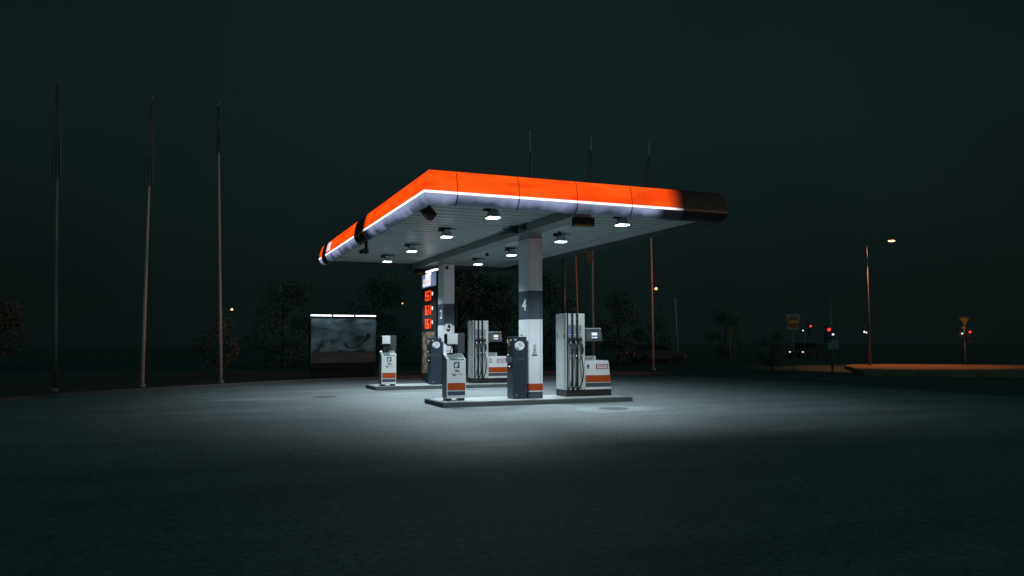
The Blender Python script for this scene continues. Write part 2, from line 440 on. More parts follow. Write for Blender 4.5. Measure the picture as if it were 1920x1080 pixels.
# downpipe and junction gear along the beam near the first column
bm = NB()
box(bm, -.30, -.10, .45, .95, 4.52, 4.68, .02); box(bm, -.22, -.10, -.1, .2, 4.56, 4.66, .015); tube(bm, [(-.2, .95, 4.6), (-.2, 1.5, 4.63), (-.12, 1.8, 4.66)], .025, 8)
tube(bm, [(-.45, .7, 4.66), (-.2, .6, 4.6)], .02, 8)
obj('junction_box', bm, 'darkgrey', can)

LOW = [(0, 4.555), (.045, 4.575), (.095, 4.62), (.135, 4.68), (.16, 4.735), (.172, 4.772)]
STRIP = [(.178, 4.774), (.184, 4.80), (.182, 4.826)]
UP = [(.174, 4.828), (.168, 4.90), (.155, 5.0), (.132, 5.1), (.10, 5.2), (.06, 5.275), (.03, 5.30), (-.06, 5.302)]
def fas(bm, prof, side, a, b, ca, cb, nseg=4, gap=.007):
    """strip of fascia between stations a and b along one side, mitred at a corner"""
    rows = []
    for off, z in prof:
        a2 = a - (off if ca else -gap); b2 = b + (off if cb else -gap)
        row = []
        for k in range(nseg + 1):
            s = a2 + (b2 - a2) * k / nseg
            q = {'front': (s, YF - off), 'back': (s, YB + off), 'left': (XL - off, s), 'right': (XR + off, s)}[side]
            row.append(bm.verts.new((*q, z)))
        rows.append(row)
    for r0, r1 in zip(rows, rows[1:]):
        for k in range(nseg): bm.faces.new((r0[k], r0[k + 1], r1[k + 1], r1[k])).smooth = True
def panel(side, a, b, ca, cb, state):
    mo, ms, ml = {'lit': ('fascia_orange', 'fascia_white', 'fascia_blue'), 'off': ('fascia_off', 'fascia_off_white', 'fascia_off_blue'),
                  'dying': ('dying_orange', 'dying_white', 'dying_blue'), 'side': ('side_orange', 'side_white', 'side_blue')}[state]
    bm = NB(); fas(bm, UP, side, a, b, ca, cb)
    lab = {'lit': None, 'off': 'unlit dark section of fascia', 'dying': 'orange section fading to dark at its end', 'side': 'orange section fading into the unlit gap'}[state]
    p = obj('fascia_panel', bm, mo, can, lab)
    bm = NB(); fas(bm, STRIP, side, a, b, ca, cb); obj('light_strip', bm, ms, p)
    bm = NB(); fas(bm, LOW, side, a, b, ca, cb, gap=.016); obj('lower_skirt', bm, ml, p)
    return p
fx = [XL, -2.97, -1.53, -.08, 1.36, 2.80, XR]
for i in range(6): panel('front', fx[i], fx[i + 1], i == 0, i == 5, ['lit', 'lit', 'lit', 'lit', 'dying', 'off'][i])
ly = [YF, -2.2, -.78, .62, 2.05, 3.48, 4.78, 6.2, 7.6, 9.0, 10.28, 11.2, YB]
for i in range(12): panel('left', ly[i], ly[i + 1], i == 0, i == 11, 'off' if i in (5, 10) else 'side' if i == 4 else 'lit')
ry = [YF, -1.5, .2, 1.9, 3.6, 5.3, 7.0, 8.7, 10.3, YB]
for i in range(9): panel('right', ry[i], ry[i + 1], i == 0, i == 8, 'off')
for i in range(6): panel('back', fx[i], fx[i + 1], i == 0, i == 5, 'off')
# small brand panel on the left fascia by the far corner: pale block with a red foot
def left_skin(y, z):
    for (o0, z0), (o1, z1) in zip(UP, UP[1:]):
        if z0 <= z <= z1: return XL - (o0 + (o1 - o0) * (z - z0) / (z1 - z0)) - .006
    return XL - .05
def on_left(name, y0, y1, z0, z1, m, par, n=5, out=0.):
    bm = NB(); prev = None
    for k in range(n + 1):
        z = z0 + (z1 - z0) * k / n; x = left_skin(0, z) - out
        r_ = [bm.verts.new((x, y0, z)), bm.verts.new((x, y1, z))]
        if prev: bm.faces.new((prev[0], prev[1], r_[1], r_[0]))
        prev = r_
    return obj(name, bm, m, par)
emb = on_left('emblem', 9.35, 10.12, 4.88, 5.2, 'backlit', can)
on_left('emblem_foot', 9.35, 10.12, 4.84, 4.90, glow('emblem_red', (.8, .03, .05), .8), emb, out=.004)
for k in range(3): on_left('emblem_stripe', 9.65 + k * .15, 9.72 + k * .15, 4.93, 5.17 - k * .03, 'backlit_blue', emb, out=.004)

# ------------------------------------------------------------------ canopy lamps
def spot(name, loc, energy, col, size, blend, rad=.12, kind='SPOT', parent=None):
    l = bpy.data.lights.new(name, kind); l.energy = energy; l.color = col; l.shadow_soft_size = rad
    if kind == 'SPOT': l.spot_size = R(size); l.spot_blend = blend
    o = bpy.data.objects.new(name, l); COL.objects.link(o); o.location = loc
    return o
LZ = 4.475
lx, ly_ = (-1.80, 1.57), ((-2.1, 1.5, 5.2, 8.6), (-2.2, 1.3, 5.1, 8.4))
lamp = thing('canopy_lamp', 'x', 'lamp', (0, 0, LZ), 'square downlights under the canopy')
bm = NB()
prism(bm, [(-.07, LZ + .20), (.07, LZ + .20), (.105, LZ + .09), (.15, LZ + .005), (-.15, LZ + .005), (-.105, LZ + .09)], 1, -.11, .11, .008)
prism(bm, [(-.11, LZ + .09), (.11, LZ + .09), (.155, LZ + .005), (-.155, LZ + .005)], 0, -.10, .10, .006)
obj('housing', bm, 'lightgrey', lamp)
bm = NB(); box(bm, -.135, .135, -.13, .13, LZ - .02, LZ + .006, .006); obj('lens', bm, 'lens', lamp)
bm = NB(); box(bm, -.22, .12, -.04, .04, LZ + .202, LZ + .235); box(bm, -.24, -.09, -.05, .05, LZ + .14, LZ + .19, .008); tube(bm, [(.12, .05, LZ + .235), (.28, .05, LZ + .235), (.28, .05, LZ + .19)], .012, 8); obj('bracket', bm, 'black', lamp)
where = ['nearest to the front edge', 'second from the front edge', 'third from the front edge', 'nearest to the rear edge']
k = 0
for i in range(2):
    for j in range(4):
        lab = 'square white downlight %s the beam, %s' % (('left of', 'right of')[i], where[j])
        p = (lx[i], ly_[i][j], LZ)
        if k == 0: lamp.location = p; lamp['label'] = lab
        else: dup(lamp, p, lab)
        bs = spot('lamp_beam', (p[0], p[1], LZ - .03), (900., 1040., 1120., 1120.)[j], (.79, .94, 1.), 130, .55, .12)
        bs.rotation_euler = (R(3) if j == 0 else 0, R((6, -9)[i]), 0)     # reflectors throw a little outwards
        spot('lamp_spill', (p[0], p[1], LZ - .035), 9., (.5, .95, 1.), 176, .5, .13)
        k += 1

# ------------------------------------------------------------------ pump islands
ZI = .119
isl = thing('pump_island', 'raised concrete pump island nearest the camera, carrying column 4', 'pump island', (0, 0, 0), 'pump islands under the canopy')
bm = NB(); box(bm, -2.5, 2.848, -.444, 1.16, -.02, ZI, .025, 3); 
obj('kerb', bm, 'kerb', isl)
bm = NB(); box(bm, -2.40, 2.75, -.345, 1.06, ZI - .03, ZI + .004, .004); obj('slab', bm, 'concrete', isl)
dup(isl, (0, DY, 0), 'raised concrete pump island farther back, carrying column 2')
ZI += .004

# ------------------------------------------------------------------ columns
CW, CD = .384, .685
def column(dy, num, label, picto):
    c = thing('canopy_column', label, 'column', (0, dy, ZI), 'canopy columns')
    y0, y1 = dy, dy + CD
    def part(nm, z0, z1, m, par=c, g=0.):
        bm = NB()
        box(bm, .012 - g, CW - g * 0, y0 + .012 - g, y1 - .012, z0, z1)
        for (xa, xb) in ((.010, .318), (.336, CW + .004)):                 # front cladding sheets with a joint between
            box(bm, xa, xb, y0 - .004, y0 + .011, z0, z1, .003)
        box(bm, -.004, .0115, y0 + .006, y1, z0, z1, .003)
        return obj(nm, bm, m, par)
    part('base', ZI, .30, 'slate')
    part('white_line', .30, .323, 'print_white')
    part('orange_band', .323, .508, 'orange')
    part('shaft', .508, 2.194, 'column_white')
    nb = part('number_band', 2.194, 2.954, 'slate')
    bm = NB(); text(bm, num, (-.0045, dy + .30, 2.57), -Y, Z, .43, .003, 1.35); obj('number', bm, 'print_white', nb)
    part('upper_shaft', 2.954, 4.36, 'column_white')
    bm = NB(); box(bm, .006, CW - .004, y0 + .01, y1 - .02, 4.372, 4.50); obj('neck', bm, 'lightgrey', c)
    bm = NB(); box(bm, -.008, CW + .008, y0 - .008, y1 + .004, 4.352, 4.37); obj('cap', bm, 'darkgrey', c)
    bm = NB(); box(bm, -.008, -.003, dy + .42, dy + .56, 1.765, 1.80); obj('small_sticker', bm, 'slate', c)
    picto(c, dy)
    bm = NB(); box(bm, .06, .14, y0 - .09, y0 - .005, 4.16, 4.28, .01); tube(bm, [(.1, y0 - .09, 4.2), (.1, y0 - .14, 4.18)], .03, 10); obj('camera', bm, 'black', c) if num == '2' else bm.free()
    return c
def picto4(c, dy):
    bm = NB(); f = dy - .004
    for z in (1.495, 1.40):
        ring(bm, (.16, f, z), X, Z, .030, .040)
    shape(bm, [(-.02, -.006), (.02, -.006), (.02, .006), (-.02, .006)], (.16, f, 1.495), X, Z)
    shape(bm, [(-.008, -.02), (.006, -.022), (.012, .004), (.002, .022), (-.012, .01)], (.16, f, 1.40), X, Z)
    for i, z in enumerate((1.335, 1.318, 1.301)):
        shape(bm, [(-.07 + .012 * i, 0), (.07 - .02 * i, 0), (.07 - .02 * i, .006), (-.07 + .012 * i, .006)], (.16, f, z), X, Z)
    shape(bm, [(-.075, 0), (.075, 0), (.075, .04), (-.075, .04)], (.16, f, 1.235), X, Z)
    shape(bm, [(-.01, 0), (.01, 0), (.01, .008), (-.01, .008)], (.16, f, .545), X, Z)
    obj('safety_pictograms', bm, 'print_dark', c)
def picto2(c, dy):
    f = dy - .004
    bm = NB(); shape(bm, [(-.12, -.32), (.12, -.32), (.12, .12), (-.12, .12)], (.175, f, 2.12), X, Z, .003); s = obj('notice', bm, 'print_white', c)
    bm = NB(); disc(bm, (.20, f - .004, 2.15), X, Z, .055, .07, .003); shape(bm, [(-.09, .06), (-.05, .05), (0, .03), (.05, .05), (.09, .06), (.06, -.02), (0, -.07), (-.06, -.02)], (.165, f - .004, 2.02), X, Z, .003); obj('notice_symbol', bm, 'print_dark', s)
    bm = NB(); shape(bm, [(-.09, -.025), (.09, -.025), (.09, .025), (-.09, .025)], (.165, f - .004, 1.89), X, Z, .003); obj('notice_bar', bm, 'print_red', s)
    bm = NB()
    for z in (1.50, 1.40): ring(bm, (.15, f, z), X, Z, .030, .040)
    shape(bm, [(-.06, 0), (.06, 0), (.06, .03), (-.06, .03)], (.15, f, 1.28), X, Z)
    obj('safety_pictograms', bm, 'print_dark', c)
column(0, '4', 'white and slate square column numbered 4, nearest the camera', picto4)
column(DY, '2', 'white and slate square column numbered 2, on the rear island', picto2)

# ------------------------------------------------------------------ fuel dispensers
def dispenser(dy, nums, label):
    D = thing('fuel_dispenser', label, 'fuel pump', (1.19, dy + .21, ZI), 'fuel pumps on the islands')
    f, b = dy + .216, dy + .87
    x0, x1, xe = 1.19, 1.755, 2.57
    bm = NB(); box(bm, x0, xe, f + .01, b, ZI, .30, .008); obj('plinth', bm, 'black', D)
    # hose tower: side cheeks, two ribs and open hose channels between them, on both faces
    bm = NB()
    zt = 2.37
    for a, c in ((.125, .265), (.40, .525)):
        box(bm, x0 + a * .565, x0 + c * .565, f + .006, b - .006, .302, zt, .004)
    box(bm, x0 + .665 * .565, x1, f, b, .302, zt, .012)
    box(bm, x0, x0 + .012 * .565 + .012, f, b, .302, zt, .008)
    box(bm, x0 - .004, x0 + .0, f + .09, b - .09, .31, zt - .01)
    box(bm, x0 + .012, x1 - .01, f + .10, b - .10, .302, zt - .004)
    tw = obj('hose_tower', bm, 'alu', D)
    bm = NB()
    for a, c in ((.03, .125), (.265, .40), (.525, .665)):
        box(bm, x0 + a * .565 + .001, x0 + c * .565 - .001, f + .035, f + .096, .304, zt - .003)
    obj('hose_channel', bm, 'black', D)
    bm = NB()
    for z0, yy in ((1.75, f + .52), (1.75, f + .16)):
        pass
    text(bm, nums[0], (x0 - .004, f + .54, 1.75), -Y, Z, .19, .002, 1.)
    obj('side_number', bm, 'print_dark', tw)
    bm = NB(); text(bm, nums[1], (x0 - .004, f + .14, 1.75), -Y, Z, .19, .002, 1.); obj('side_number', bm, 'print_dark', tw)
    # product labels on the strips
    for i, (a, c) in enumerate(((.135, .262), (.405, .52), (.675, .82))):
        bm = NB(); box(bm, x0 + a * .565, x0 + c * .565, f - .004, f + .004, 1.70, 2.06)
        l = obj('product_label', bm, ('label_blue', 'label_grey', 'label_grey')[i], D, ('blue product label', None, None)[i])
        bm = NB(); xm = x0 + (a + c) * .5 * .565
        shape(bm, [(-.03, 0), (.03, 0), (.03, .012), (-.03, .012)], (xm, f - .0045, 1.79), X, Z, .003)
        obj('label_mark', bm, 'print_white', l)
    # nozzles and hoses
    for i, c in enumerate((.20, .465, .74)):
        xm = x0 + c * .565
        bm = NB()
        box(bm, xm - .045, xm + .045, f - .055, f + .008, 1.56, 1.71, .012)          # holster
        P = spline([(xm - .015, f - .03, 1.64), (xm, f - .075, 1.56), (xm + .012, f - .11, 1.45), (xm + .012, f - .12, 1.33), (xm - .01, f - .115, 1.24)], 5)
        tube(bm, P, [.022 + .012 * math.sin(math.pi * min(1, q / (len(P) * .8))) for q in range(len(P))], 10)
        P = spline([(xm + .005, f - .10, 1.50), (xm + .02, f - .16, 1.42), (xm + .015, f - .155, 1.32), (xm, f - .12, 1.27)], 4)
        tube(bm, P, .012, 8)                                                        # hand guard
        nz = obj('nozzle', bm, 'black', D)
        bm = NB(); P = spline([(xm - .025, f - .065, 1.61), (xm - .012, f - .10, 1.54), (xm + .012, f - .135, 1.46), (xm + .02, f - .14, 1.425)], 4)
        tube(bm, P, [.010] * (len(P) - 2) + [.016, .018], 8)
        obj('trigger', bm, 'chrome', nz)
        bm = NB(); tube(bm, [(xm - .01, f - .116, 1.245), (xm - .012, f - .118, 1.205)], .021, 10); obj('hose_swivel', bm, 'chrome', nz)
        sw = (.0, .03, .055)[i]
        gx = x0 + (.075, .33, .595)[i] * .565
        bm = NB(); P = spline([(xm - .012, f - .118, 1.215), (xm - .01 + sw * .4, f - .125, 1.0), (xm + sw * .6, f - .12, .75), (xm - .02 + sw * .3, f - .10, .50), (gx + .03, f - .04, .36), (gx, f + .02, .325), (gx - .012, f + .03, .5), (gx - .012, f + .03, 1.2), (gx - .012, f + .03, 2.3)], 6)
        tube(bm, P, .017, 8); obj('hose', bm, 'rubber', D)
    # meter cabinet
    bm = NB(); prism(bm, [(x1 + .002, .302), (xe, .302), (2.485, 1.06), (2.46, 1.085), (x1 + .002, 1.085)], 1, f + .002, b - .01, .008)
    cb = obj('cabinet', bm, 'white', D)
    def sx(z): return xe - (z - .302) * (.085 / .758) - .006
    for nm, z0, z1, m in (('orange_stripe', .502, .69, 'orange'), ('blue_stripe', .372, .482, 'slate')):
        bm = NB(); prism(bm, [(x1 + .01, z0), (sx(z0), z0), (sx(z1), z1), (x1 + .01, z1)], 1, f - .003, f + .006); obj(nm, bm, m, cb)
    bm = NB(); text(bm, nums[1], (1.845, f + .001, .925), X, Z, .20, .002); obj('pump_number', bm, 'print_dark', cb)
    bm = NB(); box(bm, 2.09, 2.455, f - .004, f + .005, .855, .99); px = obj('express_sign', bm, 'print_red', cb)
    bm = NB(); box(bm, 2.125, 2.42, f - .007, f - .002, .875, .97); pw = obj('sign_field', bm, 'print_white', px)
    bm = NB(); text(bm, 'EXPRESS', (2.272, f - .0075, .923), X, Z, .085, .0015, .80); obj('sign_lettering', bm, 'print_red', px)
    bm = NB(); box(bm, x1 + .004, 2.09, f + .01, f + .025, 1.088, 1.215, .002); np_ = obj('notice_plate', bm, 'lightgrey', D)
    bm = NB()
    for i, z in enumerate((1.185, 1.155, 1.125)): box(bm, x1 + .075, 2.05 - .03 * i, f + .007, f + .011, z - .008, z + .006)
    box(bm, x1 + .015, x1 + .055, f + .007, f + .011, 1.12, 1.18); obj('notice_text', bm, 'print_dark', np_)
    bm = NB(); box(bm, x1 - .085, x1 - .03, f - .004, f + .003, 1.03, 1.18); obj('side_sticker', bm, 'sticker', tw)
    # display head reaching out of the tower
    bm = NB(); prism(bm, [(x1 + .001, 1.61), (2.31, 1.61), (2.265, 1.955), (x1 + .001, 1.955)], 1, f + .005, b - .12, .01)
    h = obj('display_head', bm, 'darkgrey', D)
    bm = NB(); prism(bm, [(x1 + .001, 1.957), (2.265, 1.957), (2.262, 1.975), (x1 + .001, 1.975)], 1, f - .005, b - .11, .003); obj('head_trim', bm, 'lightgrey', h)
    bm = NB(); box(bm, x1 + .07, 2.25, f - .002, f + .007, 1.69, 1.87, .003); fp = obj('display_glass', bm, 'glass', h)
    bm = NB(); box(bm, 1.965, 2.135, f - .005, f, 1.775, 1.855); obj('screen', bm, 'screen', h)
    bm = NB(); box(bm, 1.965, 2.015, f - .005, f, 1.70, 1.735); box(bm, 2.03, 2.135, f - .005, f, 1.70, 1.735); obj('price_windows', bm, 'screen', h)
    return D
dispenser(0, ('3', '4'), 'silver three-hose fuel pump marked 3 and 4 with EXPRESS cabinet')
dispenser(DY, ('1', '2'), 'silver three-hose fuel pump marked 2, on the rear island')

# ------------------------------------------------------------------ payment terminals
def terminal(dy, label):
    T = thing('payment_terminal', label, 'payment terminal', (-.27, dy + .2, ZI), 'payment terminals beside the columns')
    xa, xb, f, b, zt = -.46, -.075, dy - .02, dy + .40, 1.74
    bm = NB(); box(bm, xa, xb, f, b, ZI, zt, .012); B = obj('cabinet', bm, 'navy', T)
    bm = NB(); box(bm, xa - .012, xa + .01, f + .03, b - .03, 1.22, zt - .03, .006); sp = obj('screen_bezel', bm, 'black', B)
    bm = NB(); box(bm, xa - .016, xa - .008, f + .18, f + .30, 1.50, 1.65); obj('screen', bm, 'glass', sp)
    bm = NB(); box(bm, xa - .018, xa - .010, f + .33, f + .37, 1.585, 1.60); box(bm, xa - .018, xa - .010, f + .33, f + .37, 1.64, 1.655); box(bm, xa - .018, xa - .010, f + .28, f + .36, 1.255, 1.27); obj('status_light', bm, 'cool_lamp', sp)
    bm = NB(); box(bm, xa - .018, xa - .010, f + .09, f + .15, 1.64, 1.66); obj('card_light', bm, 'amber_led', sp)
    bm = NB(); prism(bm, [(f + .03, 1.07), (f + .03, 1.20), (b - .03, 1.20), (b - .03, 1.07)], 0, xa - .05, xa, .01); obj('keypad_shelf', bm, 'slate', B)
    bm = NB(); box(bm, xa - .006, xa + .004, f + .07, f + .33, .84, 1.04, .004); rs = obj('receipt_recess', bm, 'black', B)
    bm = NB(); box(bm, xa - .012, xa - .004, f + .20, f + .29, .955, .975); obj('receipt_slot', bm, 'cool_lamp', rs)
    bm = NB(); disc(bm, (-.275, f - .001, 1.505), X, Z, .135, .115, .004); st = obj('oval_sticker', bm, 'sticker', B)
    bm = NB()
    ff = f - .0055
    for z, a, c in ((1.555, -.04, .03), (1.54, -.06, .06), (1.505, -.02, .09), (1.49, -.01, .075)): shape(bm, [(a, 0), (c, 0), (c, .007), (a, .007)], (-.275, ff, z), X, Z, .002)
    shape(bm, [(-.10, .01), (-.07, -.03), (-.03, -.05), (-.01, -.075), (-.03, -.085), (-.06, -.06), (-.10, -.03)], (-.275, ff, 1.49), X, Z, .002)
    ring(bm, (-.32, ff, 1.435), X, Z, .012, .022, .003)
    obj('sticker_print', bm, 'slate', st)
    bm = NB(); shape(bm, [(-.03, 0), (.03, 0), (.03, .02), (-.03, .02)], (-.395, f - .001, 1.65), X, Z); obj('maker_plate', bm, 'print_white', B)
    bm = NB(); box(bm, -.36, -.14, f - .003, f + .002, 1.155, 1.163); box(bm, -.39, -.34, f - .003, f + .002, .20, .25); obj('door_slot', bm, 'midgrey', B)
    return T
terminal(0, 'dark blue payment terminal with oval sticker beside column 4')
terminal(DY, 'dark blue payment terminal with oval sticker beside column 2')

# ------------------------------------------------------------------ service bins
def service_bin(dy, label, squeegee):
    S = thing('service_bin', label, 'waste bin', (-2.0, dy + .19, ZI), 'service bins at the island ends')
    xa, xb, f, b = -2.25, -1.745, dy, dy + .40
    bm = NB(); prism(bm, [(f, .185), (b, .185), (b, 1.31), (f + .30, 1.31), (f, 1.165)], 0, xa, xb, .012); B = obj('body', bm, 'white', S)
    bm = NB(); prism(bm, [(f + .03, .2), (b - .02, .2), (b - .02, 1.285), (f + .30, 1.285), (f + .03, 1.15)], 0, xa - .004, xa + .004); obj('side_panel', bm, 'midgrey', B)
    for x in (xa + .08, xb - .08):
        bm = NB(); box(bm, x - .06, x + .06, f + .03, b - .03, ZI, .19, .01); obj('foot', bm, 'black', S)
    bm = NB(); c = Vector(((xa + xb) / 2 + .02, f + .15, 1.2395)); up = Vector((0, .30, .145)).normalized()
    pts = []
    for (px, py, s) in ((.13, .10, 0), (-.13, .10, 1), (-.13, -.10, 2), (.13, -.10, 3)):
        for k in range(5):
            a = R(90 * s + 90 * k / 4); pts.append((px + math.copysign(-.04, px) * 1 + .04 * math.cos(a), py + math.copysign(-.04, py) + .04 * math.sin(a)))
    shape(bm, pts, c, X, up, .008); obj('waste_opening', bm, 'midgrey', B)
    for nm, z0, z1, m in (('orange_stripe', .39, .57, 'orange'), ('blue_stripe', .262, .365, 'slate')):
        bm = NB(); box(bm, xa + .025, xb - .02, f - .004, f + .004, z0, z1); obj(nm, bm, m, B)
    # litter pictogram and handwriting-like marks
    bm = NB(); box(bm, -2.065, -1.915, f - .004, f + .003, .945, 1.10); pg = obj('litter_pictogram', bm, 'slate', B)
    bm = NB(); g = f - .0045
    shape(bm, [(-.045, -.055), (.0, -.055), (.0, .035), (-.02, .05), (-.04, .03)], (-1.99, g, 1.022), X, Z, .002)
    shape(bm, [(.012, -.03), (.03, -.03), (.034, .06), (.018, .05)], (-1.99, g, 1.022), X, Z, .002)
    obj('pictogram_figure', bm, 'print_white', pg)
    bm = NB()
    for (x, z, w_, h_) in ((-2.05, .885, .10, .012), (-2.03, .862, .12, .02), (-2.09, .88, .02, .01), (-2.06, .84, .14, .006), (-1.96, .80, .14, .006), (-1.95, .785, .10, .005)): box(bm, x, x + w_, f - .003, f + .003, z, z + h_)
    shape(bm, [(-.03, .03), (.0, .02), (.01, -.01), (.05, -.02), (.06, -.05), (.02, -.045), (-.01, -.02)], (-2.10, f - .0005, .80), X, Z, .003)
    ring(bm, (-2.03, f - .0005, .78), X, Z, .018, .032, .003)
    obj('small_print', bm, 'print_dark', B)
    # back board with towel box and black cloth holder
    bm = NB(); box(bm, -1.90, -1.665, b - .055, b - .005, 1.312, 1.83, .006); box(bm, -2.12, -1.90, b - .05, b - .01, 1.5, 1.83, .006); obj('back_board', bm, 'slate' if False else 'darkgrey', S)
    bm = NB(); box(bm, -2.215, -1.935, f + .08, b - .056, 1.545, 1.815, .014); tb = obj('towel_box', bm, 'white', S)
    bm = NB(); box(bm, -2.219, -2.211, f + .09, b - .066, 1.56, 1.80); obj('box_side', bm, 'black', tb)
    bm = NB(); box(bm, -2.18, -1.97, f + .085, b - .08, 1.53, 1.546); obj('towel_slot', bm, 'black', tb)
    bm = NB(); box(bm, -1.995, -1.865, b - .12, b - .056, 1.315, 1.53, .008); obj('glove_holder', bm, 'black', S)
    bm = NB()
    if squeegee:
        tube(bm, spline([(-2.02, f + .25, 1.545), (-2.04, f + .24, 1.48), (-2.08, f + .22, 1.40), (-2.09, f + .22, 1.30)], 4), .014, 8)
        box(bm, -2.18, -2.0, f + .215, f + .24, 1.30, 1.33, .006)
    else:
        box(bm, -2.16, -1.96, f + .13, f + .3, 1.30, 1.50, .01); tube(bm, [(-2.05, f + .12, 1.42), (-2.0, f + .12, 1.47), (-1.97, f + .125, 1.49)], .012, 8)
    obj('squeegee', bm, 'black', S)
    return S
service_bin(0, 'white service bin with orange stripe and paper towel box on the nearer island', True)
service_bin(DY - .24, 'white service bin with orange stripe and paper towel box, farther left one', False)

# ------------------------------------------------------------------ price sign
P = thing('price_sign', 'tall black price sign with glowing red digits behind column 2', 'price sign', (.1, 9.4, 0))
xs = -.05
bm = NB(); box(bm, xs + .012, xs + .26, 8.38, 10.28, .14, 4.2, .02); C_ = obj('case', bm, 'black', P)
for yy in (8.85, 9.85):
    bm = NB(); box(bm, xs + .06, xs + .2, yy - .06, yy + .06, 0, .14); obj('foot', bm, 'darkgrey', P)
bm = NB(); box(bm, xs, xs + .013, 8.42, 10.24, 3.66, 4.15, .003); lg = obj('logo_panel', bm, 'backlit_blue', P)
bm = NB(); box(bm, xs - .012, xs, 9.10, 9.76, 3.70, 4.16); box(bm, xs - .012, xs, 9.0, 9.45, 4.08, 4.21); bl = obj('logo_block', bm, 'backlit', lg)
bm = NB(); box(bm, xs - .016, xs - .012, 9.16, 9.66, 3.84, 3.865); obj('red_line', bm, 'digit', lg)
bm = NB()
for (y0, y1, z0, z1) in ((9.86, 10.06, 3.92, 3.98), (9.84, 10.0, 3.85, 3.90), (9.90, 10.12, 3.70, 3.82), (9.84, 9.88, 3.68, 3.80), (10.0, 10.12, 3.85, 3.88)): box(bm, xs - .005, xs, y0, y1, z0, z1)
obj('logo_lettering', bm, 'backlit', lg)
bm = NB(); box(bm, xs - .02, xs + .1, 8.42, 9.72, 4.205, 4.275, .01); obj('lamp_tube', bm, 'fascia_white', P)
SEG = {'0': 'abcdef', '1': 'bc', '3': 'abgcd', '5': 'afgcd', '6': 'afgedc', '7': 'abc', '9': 'abcfgd'}
def seg(bm, ch, yc, z0, h, w):
    t = .042
    def hb(z): box(bm, xs, xs + .012, yc - w / 2, yc + w / 2, z - t / 2, z + t / 2)
    def vb(y, za, zb): box(bm, xs + .0005, xs + .0125, y - t / 2, y + t / 2, za, zb)
    s = SEG[ch]; m_ = z0 + h / 2; e_ = t / 2
    if 'a' in s: hb(z0 + h - e_)
    if 'g' in s: hb(m_)
    if 'd' in s: hb(z0 + e_)
    if 'f' in s: vb(yc + w / 2 - e_, m_, z0 + h)
    if 'e' in s: vb(yc + w / 2 - e_, z0, m_)
    if 'b' in s: vb(yc - w / 2 + e_, m_, z0 + h)
    if 'c' in s: vb(yc - w / 2 + e_, z0, m_)
for row, (z0, h, s, g) in enumerate(((3.15, .36, '1557', '95'), (2.62, .35, '1611', '98'), (2.11, .35, '1361', 'D'))):
    for k, ch in enumerate(s):
        bm = NB(); seg(bm, ch, 9.87 - k * .232, z0, h, .185); obj('digit', bm, 'digit', P)
    bm = NB(); text(bm, g, (xs + .006, 8.87, z0 + h * .62), -Y, Z, .18, .006, .8); obj('grade_label', bm, 'backlit', P)
bm = NB(); box(bm, xs, xs + .013, 8.44, 10.22, .44, 1.98, .003); obj('poster', bm, 'poster', P)

# ------------------------------------------------------------------ cameras and small gear under the canopy
def gear(name, label, cat, loc, build, m='black', g=None):
    t = thing(name, label, cat, loc, g); build(t); return t
def b1(t):
    bm = NB(); tube(bm, [(-3.24, -1.72, 4.73), (-3.24, -1.72, 4.62)], .02, 8); obj('bracket', bm, 'black', t)
    bm = NB(); box(bm, -.15, .15, -.10, .10, -.11, .11, .015); bmesh.ops.transform(bm, matrix=Matrix.Translation((-3.24, -1.72, 4.56)) @ Matrix.Rotation(R(38), 4, 'Y') @ Matrix.Rotation(R(25), 4, 'Z'), verts=bm.verts); obj('case', bm, 'black', t)
gear('floodlight', 'small dark unlit floodlight under the near left canopy corner', 'floodlight', (-3.24, -1.72, 4.73), b1)
def b2(t):
    bm = NB(); box(bm, -3.50, -3.44, 4.05, 4.25, 4.36, 4.72, .01); obj('bracket', bm, 'black', t)
    bm = NB(); box(bm, -3.60, -3.42, 3.98, 4.32, 4.22, 4.35, .02); tube(bm, [(-3.6, 4.15, 4.28), (-3.66, 4.15, 4.25)], .05, 10); obj('case', bm, 'black', t)
gear('security_camera', 'dark security camera on a bracket below the left fascia gap', 'camera', (-3.47, 4.15, 4.72), b2)
for (x, yy, lab) in ((1.31, 6.74, 'small black ceiling sensor between the two rear right downlights'), (1.40, 1.05, 'small black ceiling sensor beside the downlight right of column 4')):
    t = thing('ceiling_sensor', lab, 'sensor', (x, yy, ZS), 'ceiling sensors')
    bm = NB(); box(bm, x - .05, x + .05, yy - .05, yy + .05, ZS - .13, ZS - .03, .012); obj('case', bm, 'black', t)
    bm = NB(); tube(bm, [(x, yy, ZS), (x, yy, ZS - .03)], .03, 10); obj('mount', bm, 'black', t)

# ------------------------------------------------------------------ manholes
for (x, yy, lab) in ((-4.53, 4.7, 'round iron manhole cover in the asphalt left of the rear island'), (1.2, -2.3, 'round iron manhole cover in the asphalt before the nearer island')):
    t = thing('manhole_cover', lab, 'manhole', (x, yy, 0), 'manhole covers')
    bm = NB(); disc(bm, (x, yy, .003), X, Y, .30, .30, .006); obj('lid', bm, 'kerb', t)
    bm = NB(); ring(bm, (x, yy, .0035), X, Y, .30, .36, .006); obj('rim', bm, 'road', t)

